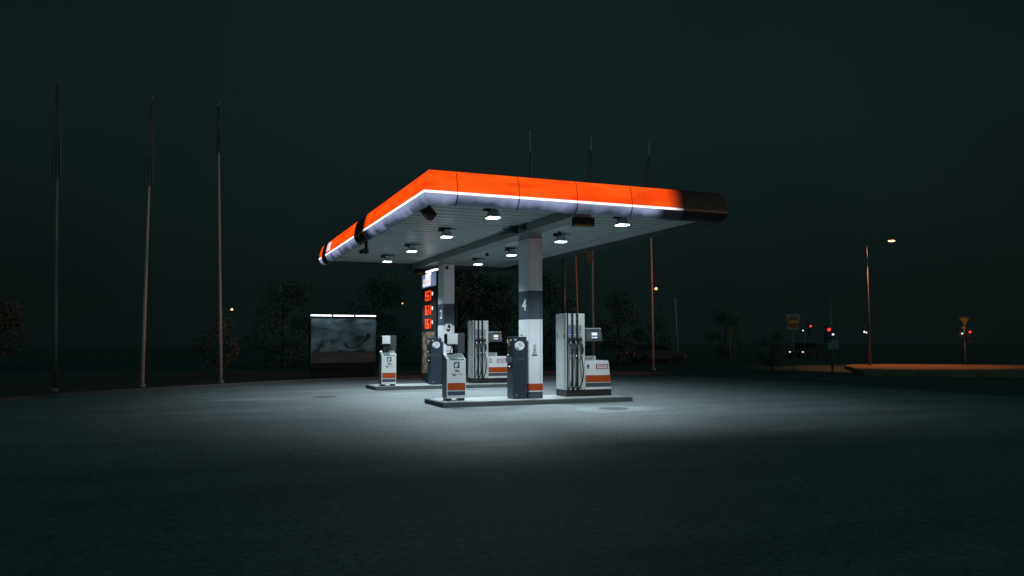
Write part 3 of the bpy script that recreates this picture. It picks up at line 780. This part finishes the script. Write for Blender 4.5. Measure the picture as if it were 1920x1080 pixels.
# ------------------------------------------------------------------ flag poles
M['pole_lamplit'] = mat('lamplit_pole_tint', (.66, .38, .32), .4, var=.08)  # sodium light on the right-hand poles put into their colour
def flagpole(base, top, label, flag, group, paint='pole'):
    F = thing('flagpole', label, 'flagpole', base, group)
    b, t = Vector(base), Vector(top); L_ = t - b
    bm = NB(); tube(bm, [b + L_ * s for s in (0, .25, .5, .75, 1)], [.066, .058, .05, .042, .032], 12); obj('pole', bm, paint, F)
    bm = NB(); tube(bm, [b, b + Z * .18], .12, 12); obj('foot', bm, 'galv', F)
    bm = NB(); ball(bm, t + Z * .05, .07); obj('finial', bm, 'galv', F)
    if flag:
        z1, z0, wd, off = flag
        bm = NB(); n, mrow = 9, 16; rows = []
        for i in range(mrow + 1):
            s = i / mrow; z = z1 + (z0 - z1) * s; w = wd * (.35 + .65 * s ** .8)
            c = b + L_ * ((z - b.z) / L_.z)
            rows.append([bm.verts.new((c.x + .5 * w - w * k / n - off * w, c.y - .085 + .05 * math.sin(k * 2.1 + s * 3) * (.4 + .6 * s), z - .35 * wd * (k / n) * s)) for k in range(n + 1)])
        for a, c in zip(rows, rows[1:]):
            for k in range(n): bm.faces.new((a[k], a[k + 1], c[k + 1], c[k])).smooth = True
        obj('flag', bm, 'flag', F)
    return F
gl, gr_ = 'flagpoles left of the station', 'flagpoles behind the canopy'
flagpole((-12.19, 9.69, 0), (-12.42, 9.67, 10.0), 'leftmost and dimmest tall flagpole, at the far left', (9.9, 6.9, .30, 0), gl, 'galv')  # darker finish here puts this pole's shade into its colour
flagpole((-9.77, 11.42, 0), (-9.72, 11.43, 10.35), 'middle flagpole of the three left of the station', (10.25, 7.2, .34, .05), gl)
flagpole((-7.14, 12.86, 0), (-7.47, 12.87, 10.8), 'white flagpole closest to the lit billboard', (10.7, 8.9, .20, 0), gl)
flagpole((7.98, 17.8, 0), (7.79, 17.89, 12.6), 'flagpole rising above the middle of the canopy, leftmost of three', (11.4, 9.2, .20, .5), gr_, 'pole_lamplit')
flagpole((11.22, 17.59, 0), (11.2, 17.6, 12.55), 'flagpole behind the canopy with small brown board, between two others', (11.7, 8.6, .45, .45), gr_, 'pole_lamplit')
flagpole((14.68, 17.34, 0), (14.62, 17.37, 12.5), 'flagpole right of the pumps, rightmost of three behind canopy', (11.7, 8.6, .45, .45), gr_, 'pole_lamplit')

# posts behind the pumps
def simple_post(name, label, cat, base, top, r, m, extra=None, group=None):
    F = thing(name, label, cat, base, group)
    bm = NB(); tube(bm, [base, top], r, 10); obj('post', bm, m, F)
    if extra: extra(F)
    return F
def brd(F):
    bm = NB(); box(bm, 10.82, 11.16, 17.50, 17.54, 5.72, 6.28, .005); obj('board', bm, 'brown', F)
    bm = NB(); box(bm, 11.14, 11.20, 17.48, 17.56, 5.85, 6.1, .005); obj('clamp', bm, 'galv', F)
F = thing('hanging_board', 'small brown board clamped to the flagpole behind the pumps', 'board', (11.0, 17.52, 5.72)); brd(F)
simple_post('lighting_mast', 'thick dark grey mast standing behind column 4', 'post', (11.49, 21.7, 0), (11.34, 21.3, 7.2), .11, 'darkgrey')
def bands(F):
    bm = NB()
    for z in (3.2, 3.55, 4.9, 6.0):
        tube(bm, [(12.19 - .035 * (z / 2.4), 21.25 - .02 * z, z), (12.19 - .035 * ((z + .09) / 2.4), 21.25 - .02 * z, z + .09)], .055, 10)
    obj('joint_band', bm, 'seam', F)
simple_post('marker_post', 'slender lamplit-orange post with dark bands behind the fuel pump', 'post', (12.25, 21.26, 0), (11.93, 21.02, 6.9), .05, mat('lamplit_post_tint', (.55, .20, .06), .5, var=.2, scale=3), bands)  # orange lamplight on the post put into its base colour

# ------------------------------------------------------------------ billboard
B = thing('billboard', 'advertising billboard with dark stormy landscape under a row of white tubes', 'billboard', (-2.1, 15.6, 0))
bx0, bx1, by = -3.50, -.66, 15.6
bm = NB(); box(bm, bx0 - .03, bx1 + .03, by, by + .22, .45, 2.68, .015); obj('frame', bm, 'matt', B)
bm = NB(); box(bm, bx0 + .02, bx1 - .02, by + .03, by + .19, -.03, .448, .01); obj('base', bm, 'matt', B)
bm = NB(); box(bm, bx0 + .04, bx1, by - .008, by, .72, 2.62); pic = obj('picture', bm, 'picture', B)
def flat(nm, pts, m):
    bm = NB(); shape(bm, pts, (0, by - .009, 0), X, Z, .003); return obj(nm, bm, m, pic)
pd = mat('picture_dark', (.014, .018, .02), .4, var=.3); pl_ = mat('picture_pale', (.24, .29, .31), .4, var=.3, scale=5); pm = mat('picture_mid', (.04, .055, .06), .4, var=.3)
c0 = (bx0 + bx1) / 2
flat('dark_form', [(c0 + a, z) for a, z in ((.02, 1.58), (.14, 1.52), (.20, 1.42), (.36, 1.40), (.55, 1.42), (.80, 1.62), (.98, 1.88), (1.04, 2.02), (1.16, 2.0), (1.20, 1.84), (1.08, 1.72), (.9, 1.60), (.66, 1.40), (.46, 1.33), (.26, 1.35), (.10, 1.38), (.06, 1.48))], pd)
flat('pale_peak', [(c0 + a, z) for a, z in ((-1.0, 1.22), (-.86, 1.36), (-.72, 1.60), (-.60, 1.70), (-.54, 1.56), (-.52, 1.22))], pl_)
flat('dark_slope', [(c0 + a, z) for a, z in ((-1.30, 1.20), (-1.12, 1.34), (-.9, 1.66), (-.80, 1.74), (-.84, 1.60), (-.98, 1.36), (-1.04, 1.20))], pm)
flat('low_ridge', [(c0 + a, z) for a, z in ((-.30, 1.19), (-.2, 1.27), (-.02, 1.24), (.2, 1.20), (.5, 1.22), (.72, 1.28), (.9, 1.29), (1.04, 1.20))], pd)
for k in range(3):
    a = bx0 - .02 + k * .96; b_ = a + .89
    bm = NB(); tube(bm, [(a, by - .16, 2.755), (b_, by - .16, 2.755)], .022, 10); tb = obj('lamp_tube', bm, 'tube', B)
    bm = NB(); tube(bm, [(a - .035, by - .16, 2.755), (a, by - .16, 2.755)], .036, 10); tube(bm, [(b_, by - .16, 2.755), (b_ + .035, by - .16, 2.755)], .036, 10); obj('end_cap', bm, 'sign_red', tb)
bm = NB(); box(bm, bx0 - .05, bx1 + .03, by - .22, by + .02, 2.80, 2.84, .005)
for x in (bx0 + .2, c0, bx1 - .2): box(bm, x - .02, x + .02, by - .1, by + .02, 2.66, 2.80)
obj('lamp_hood', bm, 'darkgrey', B)

# ------------------------------------------------------------------ trees
def crown_mesh(name, m, h, w, n, seed, low=.25):
    rnd = random.Random(seed); bm = NB()
    cl = []
    for i in range(16):
        a = rnd.uniform(0, 6.283); t = rnd.uniform(low, .95); rr = w * .5 * math.sin(math.pi * (.15 + .8 * (t - low) / (1 - low))) * rnd.uniform(.3, .95)
        cl.append((Vector((rr * math.cos(a), rr * math.sin(a), h * t)), rnd.uniform(.13, .26) * w))
    for i in range(n):
        c, r = rnd.choice(cl)
        while True:
            d = Vector((rnd.uniform(-1, 1), rnd.uniform(-1, 1), rnd.uniform(-.8, .8)))
            if .25 < d.length < 1: break
        p = c + d * r; s = rnd.uniform(.07, .17)
        u = Vector((rnd.gauss(0, 1), rnd.gauss(0, 1), rnd.gauss(0, .7))).normalized(); v = u.orthogonal().normalized()
        v = Matrix.Rotation(rnd.uniform(0, 6.283), 3, u) @ v
        q = [bm.verts.new(p + u * s), bm.verts.new(p + v * s * .55), bm.verts.new(p - u * s), bm.verts.new(p - v * s * .55)]
        bm.faces.new(q)
    me = bpy.data.meshes.new(name); bm.to_mesh(me); bm.free(); me.materials.append(M[m])
    bm = NB()
    tube(bm, spline([(0, 0, -.1), (.05, .02, h * .25), (-.04, .05, h * .5), (.03, 0, h * .8)], 3), [h * .022 * (1 - .75 * k / 9) for k in range(10)], 8)
    for c, r in cl[:9]:
        z0 = max(.15 * h, c.z * .6); tube(bm, spline([(0, .02, z0), (c.x * .5, c.y * .5, z0 + (c.z - z0) * .6), tuple(c)], 3), [h * .010 * (1 - .8 * k / 6) for k in range(7)], 6)
    mt = bpy.data.meshes.new(name + '_trunk'); bm.to_mesh(mt); bm.free(); mt.materials.append(M['bark'])
    return me, mt
kinds = [crown_mesh('crown_a', 'leaf_green', 7, 5.4, 5200, 1), crown_mesh('crown_b', 'leaf_rust', 7, 4.6, 4600, 2), crown_mesh('crown_c', 'leaf_green', 7, 6.4, 6000, 3, .12), crown_mesh('crown_d', 'leaf_grey', 7, 5.0, 4600, 4, .15)]
TG = 'trees beyond the forecourt'
def tree(x, y, k, s, label, rz):
    t = bpy.data.objects.new('tree', None); COL.objects.link(t); t.location = (x, y, -.03); t.scale = (s, s, s); t.rotation_euler = (0, 0, rz)
    t['label'] = label; t['category'] = 'tree'; t['group'] = TG
    for nm, me in zip(('crown', 'trunk'), kinds[k]):
        o = bpy.data.objects.new(nm, me); COL.objects.link(o); o.parent = t
tree(-19.5, 38.5, 1, .66, 'rusty autumn tree between the two leftmost flagpoles', .3)
tree(-23.5, 44, 3, 1.0, 'grey-green tree far off behind the leftmost flagpole', 1.3)
tree(-6.9, 21.5, 3, .46, 'small grey-green tree just left of the billboard', 2.2)
tree(-2.5, 36, 2, .80, 'dark tree rising directly behind the billboard', .9)
tree(4.5, 40, 2, .9, 'broad dark tree seen behind the price sign', 2.0)
tree(9.2, 33.6, 1, 1.02, 'rusty autumn tree between the two canopy columns', .6)
tree(13.8, 37, 0, .95, 'dark tree behind column 4', 3.0)
tree(14.7, 30.5, 2, .9, 'broad dark tree behind the fuel pump marked 4', 4.1)
tree(18.9, 28.5, 3, .78, 'grey-green tree between the middle and right flagpoles', 5.0)
tree(25.5, 34.5, 2, .5, 'dark green tree right of the rightmost flagpole', 1.0)
tree(35, 38, 2, .6, 'low broad dark tree far off right of the thin pole', 2.6)
def bush(name, x, y, s, label):
    t = bpy.data.objects.new(name, None); COL.objects.link(t); t.location = (x, y, -.03); t.scale = (s, s, s); t['label'] = label; t['category'] = 'bush'
    for nm, me in zip(('crown', 'trunk'), kinds[3]):
        o = bpy.data.objects.new(nm, me); COL.objects.link(o); o.parent = t
bush('bush', 19.9, 14.2, .33, 'greyish bush below the no-entry sign')

# ------------------------------------------------------------------ street furniture on the right
yaw = R(22.06)
RT, FW = Vector((math.cos(yaw), -math.sin(yaw), 0)), Vector((math.sin(yaw), math.cos(yaw), 0))   # facing the station
def oriented(bm, c):                                   # lay parts built around the origin (front = -Y) facing the forecourt
    bmesh.ops.transform(bm, matrix=Matrix.Translation(c) @ Matrix.Rotation(-yaw, 4, 'Z'), verts=bm.verts)
# no-entry sign
N_ = thing('no_entry_sign', 'round no-entry road sign with yellow bar on a grey board', 'road sign', (20.2, 12.9, 0))
c = Vector((20.2, 12.9, 0))
bm = NB(); tube(bm, [(0, 0, 0), (0, 0, 2.98)], .035, 10); oriented(bm, c); obj('post', bm, 'galv', N_)
bm = NB(); box(bm, -.34, .36, -.065, -.045, 2.60, 2.98, .004); box(bm, -.30, .28, -.063, -.047, 2.2, 2.6, .004); oriented(bm, c); obj('back_board', bm, mat('grey_board', (.32, .28, .23), .6), N_)
bm = NB(); disc(bm, (0, -.07, 2.58), X, Z, .31, .31, .008, 36); oriented(bm, c); fc = obj('disc', bm, 'sign_red', N_)
bm = NB(); box(bm, -.24, .24, -.084, -.079, 2.52, 2.66, .002); oriented(bm, c); obj('bar', bm, 'sign_yellow', fc)
# street lamp with lit sodium head
def street_lamp(loc, h, arm, label, m, near=True, sc_=1.):
    S = thing('street_lamp', label, 'street lamp', loc, 'lit street lamps')
    b = Vector(loc); a = Vector(arm)
    bm = NB(); tube(bm, [b, b + Z * h * .5, b + Z * h], [.085, .07, .055], 12); obj('pole', bm, 'galv' if near else 'darkgrey', S)
    bm = NB(); tube(bm, spline([b + Z * h, b + Z * (h + .18) + a * .3, b + Z * (h + .25) + a * .85], 5), .025, 8); obj('arm', bm, 'darkgrey', S)
    e_ = b + Z * (h + .22) + a; d = a.normalized(); p = d.cross(Z)
    bm = NB(); pr = [(-.38, .02), (-.3, .09), (.2, .1), (.36, .02)]
    A = [bm.verts.new(e_ + d * u + Z * v + p * .12) for u, v in pr]; B2 = [bm.verts.new(e_ + d * u + Z * v - p * .12) for u, v in pr]
    bm.faces.new(A); bm.faces.new(B2[::-1])
    for k in range(4): bm.faces.new((A[k], A[(k + 1) % 4], B2[(k + 1) % 4], B2[k]))
    obj('head', bm, 'darkgrey', S)
    bm = NB(); ball(bm, e_ - Z * .005, (.20 if near else .24) * sc_, 12, (1, 1, .25) if near else (1, 1, .8)); obj('lamp_glass', bm, m, S)
    return e_
e1 = street_lamp((29.5, 16.9, .14), 7.3, tuple(RT * 1.55), 'tall street lamp with glowing orange head at far right', 'sodium')
spot('sodium_beam', e1 - Z * .36, 2100., (1., .32, .14), 104, .5, .2)
q_ = spot('sodium_pole_fill', e1 - Z * .34, 6500., (1., .22, .12), 34, .7, .2)  # extra spot added at the lamp head to redden the flagpoles
q_.rotation_euler = (Vector((11.5, 17.6, 4.2)) - (e1 - Z * .34)).to_track_quat('-Z', 'Y').to_euler()
street_lamp((-2.6, 97.4, 0), 6.0, (-.5, 0, 0), 'distant lit street lamp just right of the third flagpole', 'sodium_far', False, .8)
street_lamp((21.9, 98.2, 0), 7.3, (-.5, 0, 0), 'distant lit street lamp between billboard and price sign', 'sodium_far', False, .7)
street_lamp((41.2, 57.8, 0), 7.4, (-.6, 0, 0), 'lit street lamp seen beside the rightmost flagpole', 'sodium_far', False, .8)
street_lamp((41.6, 79.5, 0), 6.0, (-.5, 0, 0), 'distant street lamp seen just above the fuel pump marked 4', 'cool_lamp', False, .55)
# traffic signals
def signal(loc, h, label, red, cool, extra=None, own_post=True):
    S = thing('traffic_light', label, 'traffic light', loc, 'red traffic lights at the junction')
    c = Vector(loc)
    bm = NB(); tube(bm, [(0, 0, 0), (0, 0, h)], .045, 10); oriented(bm, c); obj('post', bm, 'galv', S)
    bm = NB(); x, z = red; box(bm, x - .14, x + .14, -.12, .12, z - .62, z + .2, .02); oriented(bm, c); hs = obj('housing', bm, 'darkgrey', S)
    for k, zz in enumerate((z, z - .24, z - .48)):
        bm = NB(); disc(bm, (x, -.122, zz), X, Z, .085, .085, .012); oriented(bm, c); obj('signal_lens', bm, 'red_lamp' if k == 0 else 'glass', hs, 'lit red lens' if k == 0 else None)
        bm = NB(); P_ = [(x + .115 * math.cos(R(a)), zz + .115 * math.sin(R(a))) for a in range(20, 161, 20)]
        v0 = [bm.verts.new((p[0], -.125, p[1])) for p in P_]; v1 = [bm.verts.new((p[0], -.26, p[1] - .01)) for p in P_]
        for i in range(len(P_) - 1): bm.faces.new((v0[i], v0[i + 1], v1[i + 1], v1[i]))
        oriented(bm, c); obj('visor', bm, 'black', hs)
    if cool:
        bm = NB(); ball(bm, (cool[0], -.1, cool[1]), .06, 10, (1, .4, .8)); oriented(bm, c); obj('white_lamp', bm, 'cool_lamp', S)
        bm = NB(); box(bm, cool[0] - .09, cool[0] + .09, -.09, .06, cool[1] - .2, cool[1] + .14, .015); oriented(bm, c); obj('button_box', bm, 'darkgrey', S)
    if extra: extra(S, c)
    return S
signal((31.3, 24.3, 0), 3.4, 'red traffic light right of the no-entry sign', (.42, 2.66), (-.12, 2.35))
def brd2(S, c):
    bm = NB(); box(bm, -.22, .30, -.09, -.06, 1.22, 1.66, .006); box(bm, .10, .28, -.10, -.091, 1.26, 1.62, .003); oriented(bm, c); obj('sign_board', bm, 'midgrey', S)
signal((20.3, 10.4, 0), 3.6, 'traffic light with grey board on its post and white lamp', (-.16, 2.16), (.04, 1.93), brd2)
def yld(S, c):
    bm = NB(); shape(bm, [(-.36, .30), (0, -.32), (.36, .30)], (0, -.06, 2.76), X, Z, .01); oriented(bm, c); s = obj('yield_triangle', bm, 'sign_red', S)
    bm = NB(); shape(bm, [(-.25, .235), (0, -.19), (.25, .235)], (0, -.072, 2.76), X, Z, .006); oriented(bm, c); obj('yellow_field', bm, 'sign_yellow', s)
    bm = NB(); box(bm, -.20, .06, -.1, -.06, 2.36, 2.44, .01); oriented(bm, c); obj('small_plate', bm, 'sign_yellow', S)
signal((35.4, 15.2, .0), 3.1, 'yield triangle and red traffic light sharing one post, far right', (.26, 2.15), (-.2, 2.05), yld)
# pedestrian signal clamped to the lamp post
t = thing('pedestrian_signal', 'small pedestrian signal with white light beside the street lamp pole', 'signal', (29.3, 16.98, 1.9))
c = Vector((29.42, 16.93, 0))
bm = NB(); box(bm, -.30, -.10, -.1, .08, 1.95, 2.45, .02); box(bm, -.12, -.05, -.03, .03, 2.3, 2.38); oriented(bm, c); obj('housing', bm, 'darkgrey', t)
bm = NB(); ball(bm, (-.24, -.11, 2.16), .06, 10, (1, .4, 1)); ball(bm, (-.12, -.11, 2.12), .05, 10, (1, .4, 1)); oriented(bm, c); obj('white_lamp', bm, 'cool_lamp', t)
# thin far pole and a small sign
simple_post('thin_pole', 'thin pale pole right of the rightmost flagpole', 'post', (41.3, 54.57, 0), (41.05, 54.67, 6.4), .06, 'lightgrey')
def sg(F):
    bm = NB(); box(bm, -.05, .22, -.06, -.03, 1.95, 2.5, .005); oriented(bm, Vector((22.1, 20.5, 0))); obj('sign_plate', bm, 'brown', F)
simple_post('small_sign', 'small brownish sign on a short post right of the thin pole', 'sign', (22.1, 20.5, 0), (22.1, 20.5, 2.52), .035, 'galv', sg)

# ------------------------------------------------------------------ cars far off
def car(loc, rz, label, head, tail):
    K = thing('parked_car', label, 'car', (0, 0, 0), 'cars beyond the forecourt')
    def prof(pts, y0, y1, bev): 
        bm = NB(); prism(bm, pts, 1, y0, y1, bev); return bm
    obj('body', prof([(-2.1, .35), (-2.15, .75), (-1.95, .95), (-.9, 1.0), (.95, .98), (1.95, .82), (2.12, .6), (2.1, .3), (1.75, .25), (-1.8, .25)], -.86, .86, .07), 'car', K)
    obj('cabin', prof([(-1.7, .97), (-1.2, 1.42), (.25, 1.46), (1.05, .97)], -.72, .72, .06), 'car_glass', K)
    for x in (-1.32, 1.32):
        for y in (-.80, .80):
            bm = NB(); disc(bm, (x, y + .09 * (1 if y < 0 else 1) - .09, .31), X, Z, .31, .31, .18 if y < 0 else -.18, 24); w_ = obj('wheel', bm, 'tyre', K)
            bm = NB(); disc(bm, (x, y - (.10 if y < 0 else -.1), .31), X, Z, .19, .19, .02, 16); obj('rim', bm, 'alu', w_)
    for y in (-.62, .62):
        bm = NB(); ball(bm, (2.09, y, .62), .08, 10, (.5, 1.2, .7)); obj('headlight', bm, 'warm_head' if head else 'glass', K)
        bm = NB(); ball(bm, (-2.1, y, .72), .11, 10, (.5, 1.3, .8)); obj('tail_light', bm, 'red_lamp' if tail else 'sign_red', K)
    K.location = loc; K.rotation_euler = (0, 0, rz)
    return K
car((47.0, 41.6, -.03), R(-152), 'dark car facing the station with two white headlights on', True, False)
car((24.6, 32.7, -.03), R(-4), 'dark car with glowing red tail light beyond the pumps', False, True)

# ------------------------------------------------------------------ world, warm fill light, camera
w = bpy.data.worlds.new('World'); sc.world = w; w.use_nodes = True
nt = w.node_tree; bg = nt.nodes['Background']
sky = nt.nodes.new('ShaderNodeTexSky'); sky.sky_type = 'NISHITA'; sky.sun_disc = False; sky.sun_elevation = R(4); sky.sun_rotation = R(102)
tc = nt.nodes.new('ShaderNodeTexCoord')
dt = nt.nodes.new('ShaderNodeVectorMath'); dt.operation = 'DOT_PRODUCT'; dt.inputs[1].default_value = (FW.x, FW.y, .06)
nt.links.new(tc.outputs['Generated'], dt.inputs[0])
rp = nt.nodes.new('ShaderNodeValToRGB')                # overcast night sky: teal fill light added behind the camera, darker over the fields ahead
mr = nt.nodes.new('ShaderNodeMapRange'); mr.inputs['From Min'].default_value = -1; mr.inputs['From Max'].default_value = 1
nt.links.new(dt.outputs['Value'], mr.inputs['Value']); nt.links.new(mr.outputs['Result'], rp.inputs['Fac'])
e = rp.color_ramp.elements
e[0].position = 0.; e[0].color = (.036, .128, .132, 1)
e[1].position = 1.; e[1].color = (.0060, .0142, .0140, 1)
x_ = e.new(.30); x_.color = (.029, .104, .108, 1)
x_ = e.new(.66); x_.color = (.0034, .0078, .0078, 1)
x_ = e.new(.875); x_.color = (.0034, .0077, .0077, 1)
x_ = e.new(.955); x_.color = (.0054, .0126, .0125, 1)
mix = nt.nodes.new('ShaderNodeMix'); mix.data_type = 'RGBA'; mix.blend_type = 'ADD'; mix.inputs['Factor'].default_value = .0004
nt.links.new(rp.outputs['Color'], mix.inputs['A']); nt.links.new(sky.outputs['Color'], mix.inputs['B'])
sz = nt.nodes.new('ShaderNodeSeparateXYZ'); nt.links.new(tc.outputs['Generated'], sz.inputs[0])
hz = nt.nodes.new('ShaderNodeMapRange'); hz.inputs['From Min'].default_value = .06; hz.inputs['From Max'].default_value = .26; hz.inputs['To Min'].default_value = .52; hz.inputs['To Max'].default_value = 1.
nt.links.new(sz.outputs['Z'], hz.inputs['Value'])
mh = nt.nodes.new('ShaderNodeVectorMath'); mh.operation = 'SCALE'; nt.links.new(mix.outputs['Result'], mh.inputs[0]); nt.links.new(hz.outputs['Result'], mh.inputs['Scale'])
cn = nt.nodes.new('ShaderNodeTexNoise'); cn.inputs['Scale'].default_value = 2.6; cn.inputs['Detail'].default_value = 4; nt.links.new(tc.outputs['Generated'], cn.inputs['Vector'])
cm = nt.nodes.new('ShaderNodeMapRange'); cm.inputs['From Min'].default_value = .3; cm.inputs['From Max'].default_value = .7; cm.inputs['To Min'].default_value = .86; cm.inputs['To Max'].default_value = 1.14
nt.links.new(cn.outputs['Fac'], cm.inputs['Value'])          # thin low cloud
mc = nt.nodes.new('ShaderNodeVectorMath'); mc.operation = 'SCALE'; nt.links.new(mh.outputs[0], mc.inputs[0]); nt.links.new(cm.outputs['Result'], mc.inputs['Scale'])
nt.links.new(mc.outputs[0], bg.inputs['Color']); bg.inputs['Strength'].default_value = 1.
sl = bpy.data.lights.new('sodium_glow', 'SUN'); sl.energy = .24; sl.angle = R(3); sl.color = (1., .36, .20)  # warm directional light added in place of unseen sodium lamps
so = bpy.data.objects.new('sodium_glow', sl); COL.objects.link(so)
so.rotation_euler = Vector((-.80, .60, -.022)).to_track_quat('-Z', 'Y').to_euler()

cd = bpy.data.cameras.new('camera'); co = bpy.data.objects.new('camera', cd); COL.objects.link(co)
cd.sensor_width = 36; cd.lens = 1481.0 / 1920 * 36; cd.clip_end = 2000
pitch, roll = R(3.91), R(-.123)
fw = Vector((math.sin(yaw) * math.cos(pitch), math.cos(yaw) * math.cos(pitch), math.sin(pitch)))
r0 = Vector((math.cos(yaw), -math.sin(yaw), 0)); u0 = r0.cross(fw)
r2 = r0 * math.cos(roll) + u0 * math.sin(roll); u2 = -r0 * math.sin(roll) + u0 * math.cos(roll)
mx = Matrix((r2, u2, -fw)).transposed().to_4x4(); mx.translation = Vector((-8.216, -19.094, 1.6))
co.matrix_world = mx; sc.camera = co
vs = sc.view_settings; vs.view_transform = 'Standard'; vs.look = 'None'; vs.exposure = 0; vs.gamma = 1; vs.use_curve_mapping = False
try:
    sc.cycles.use_denoising = True
    sc.cycles.sample_clamp_indirect = 4.
except Exception: pass
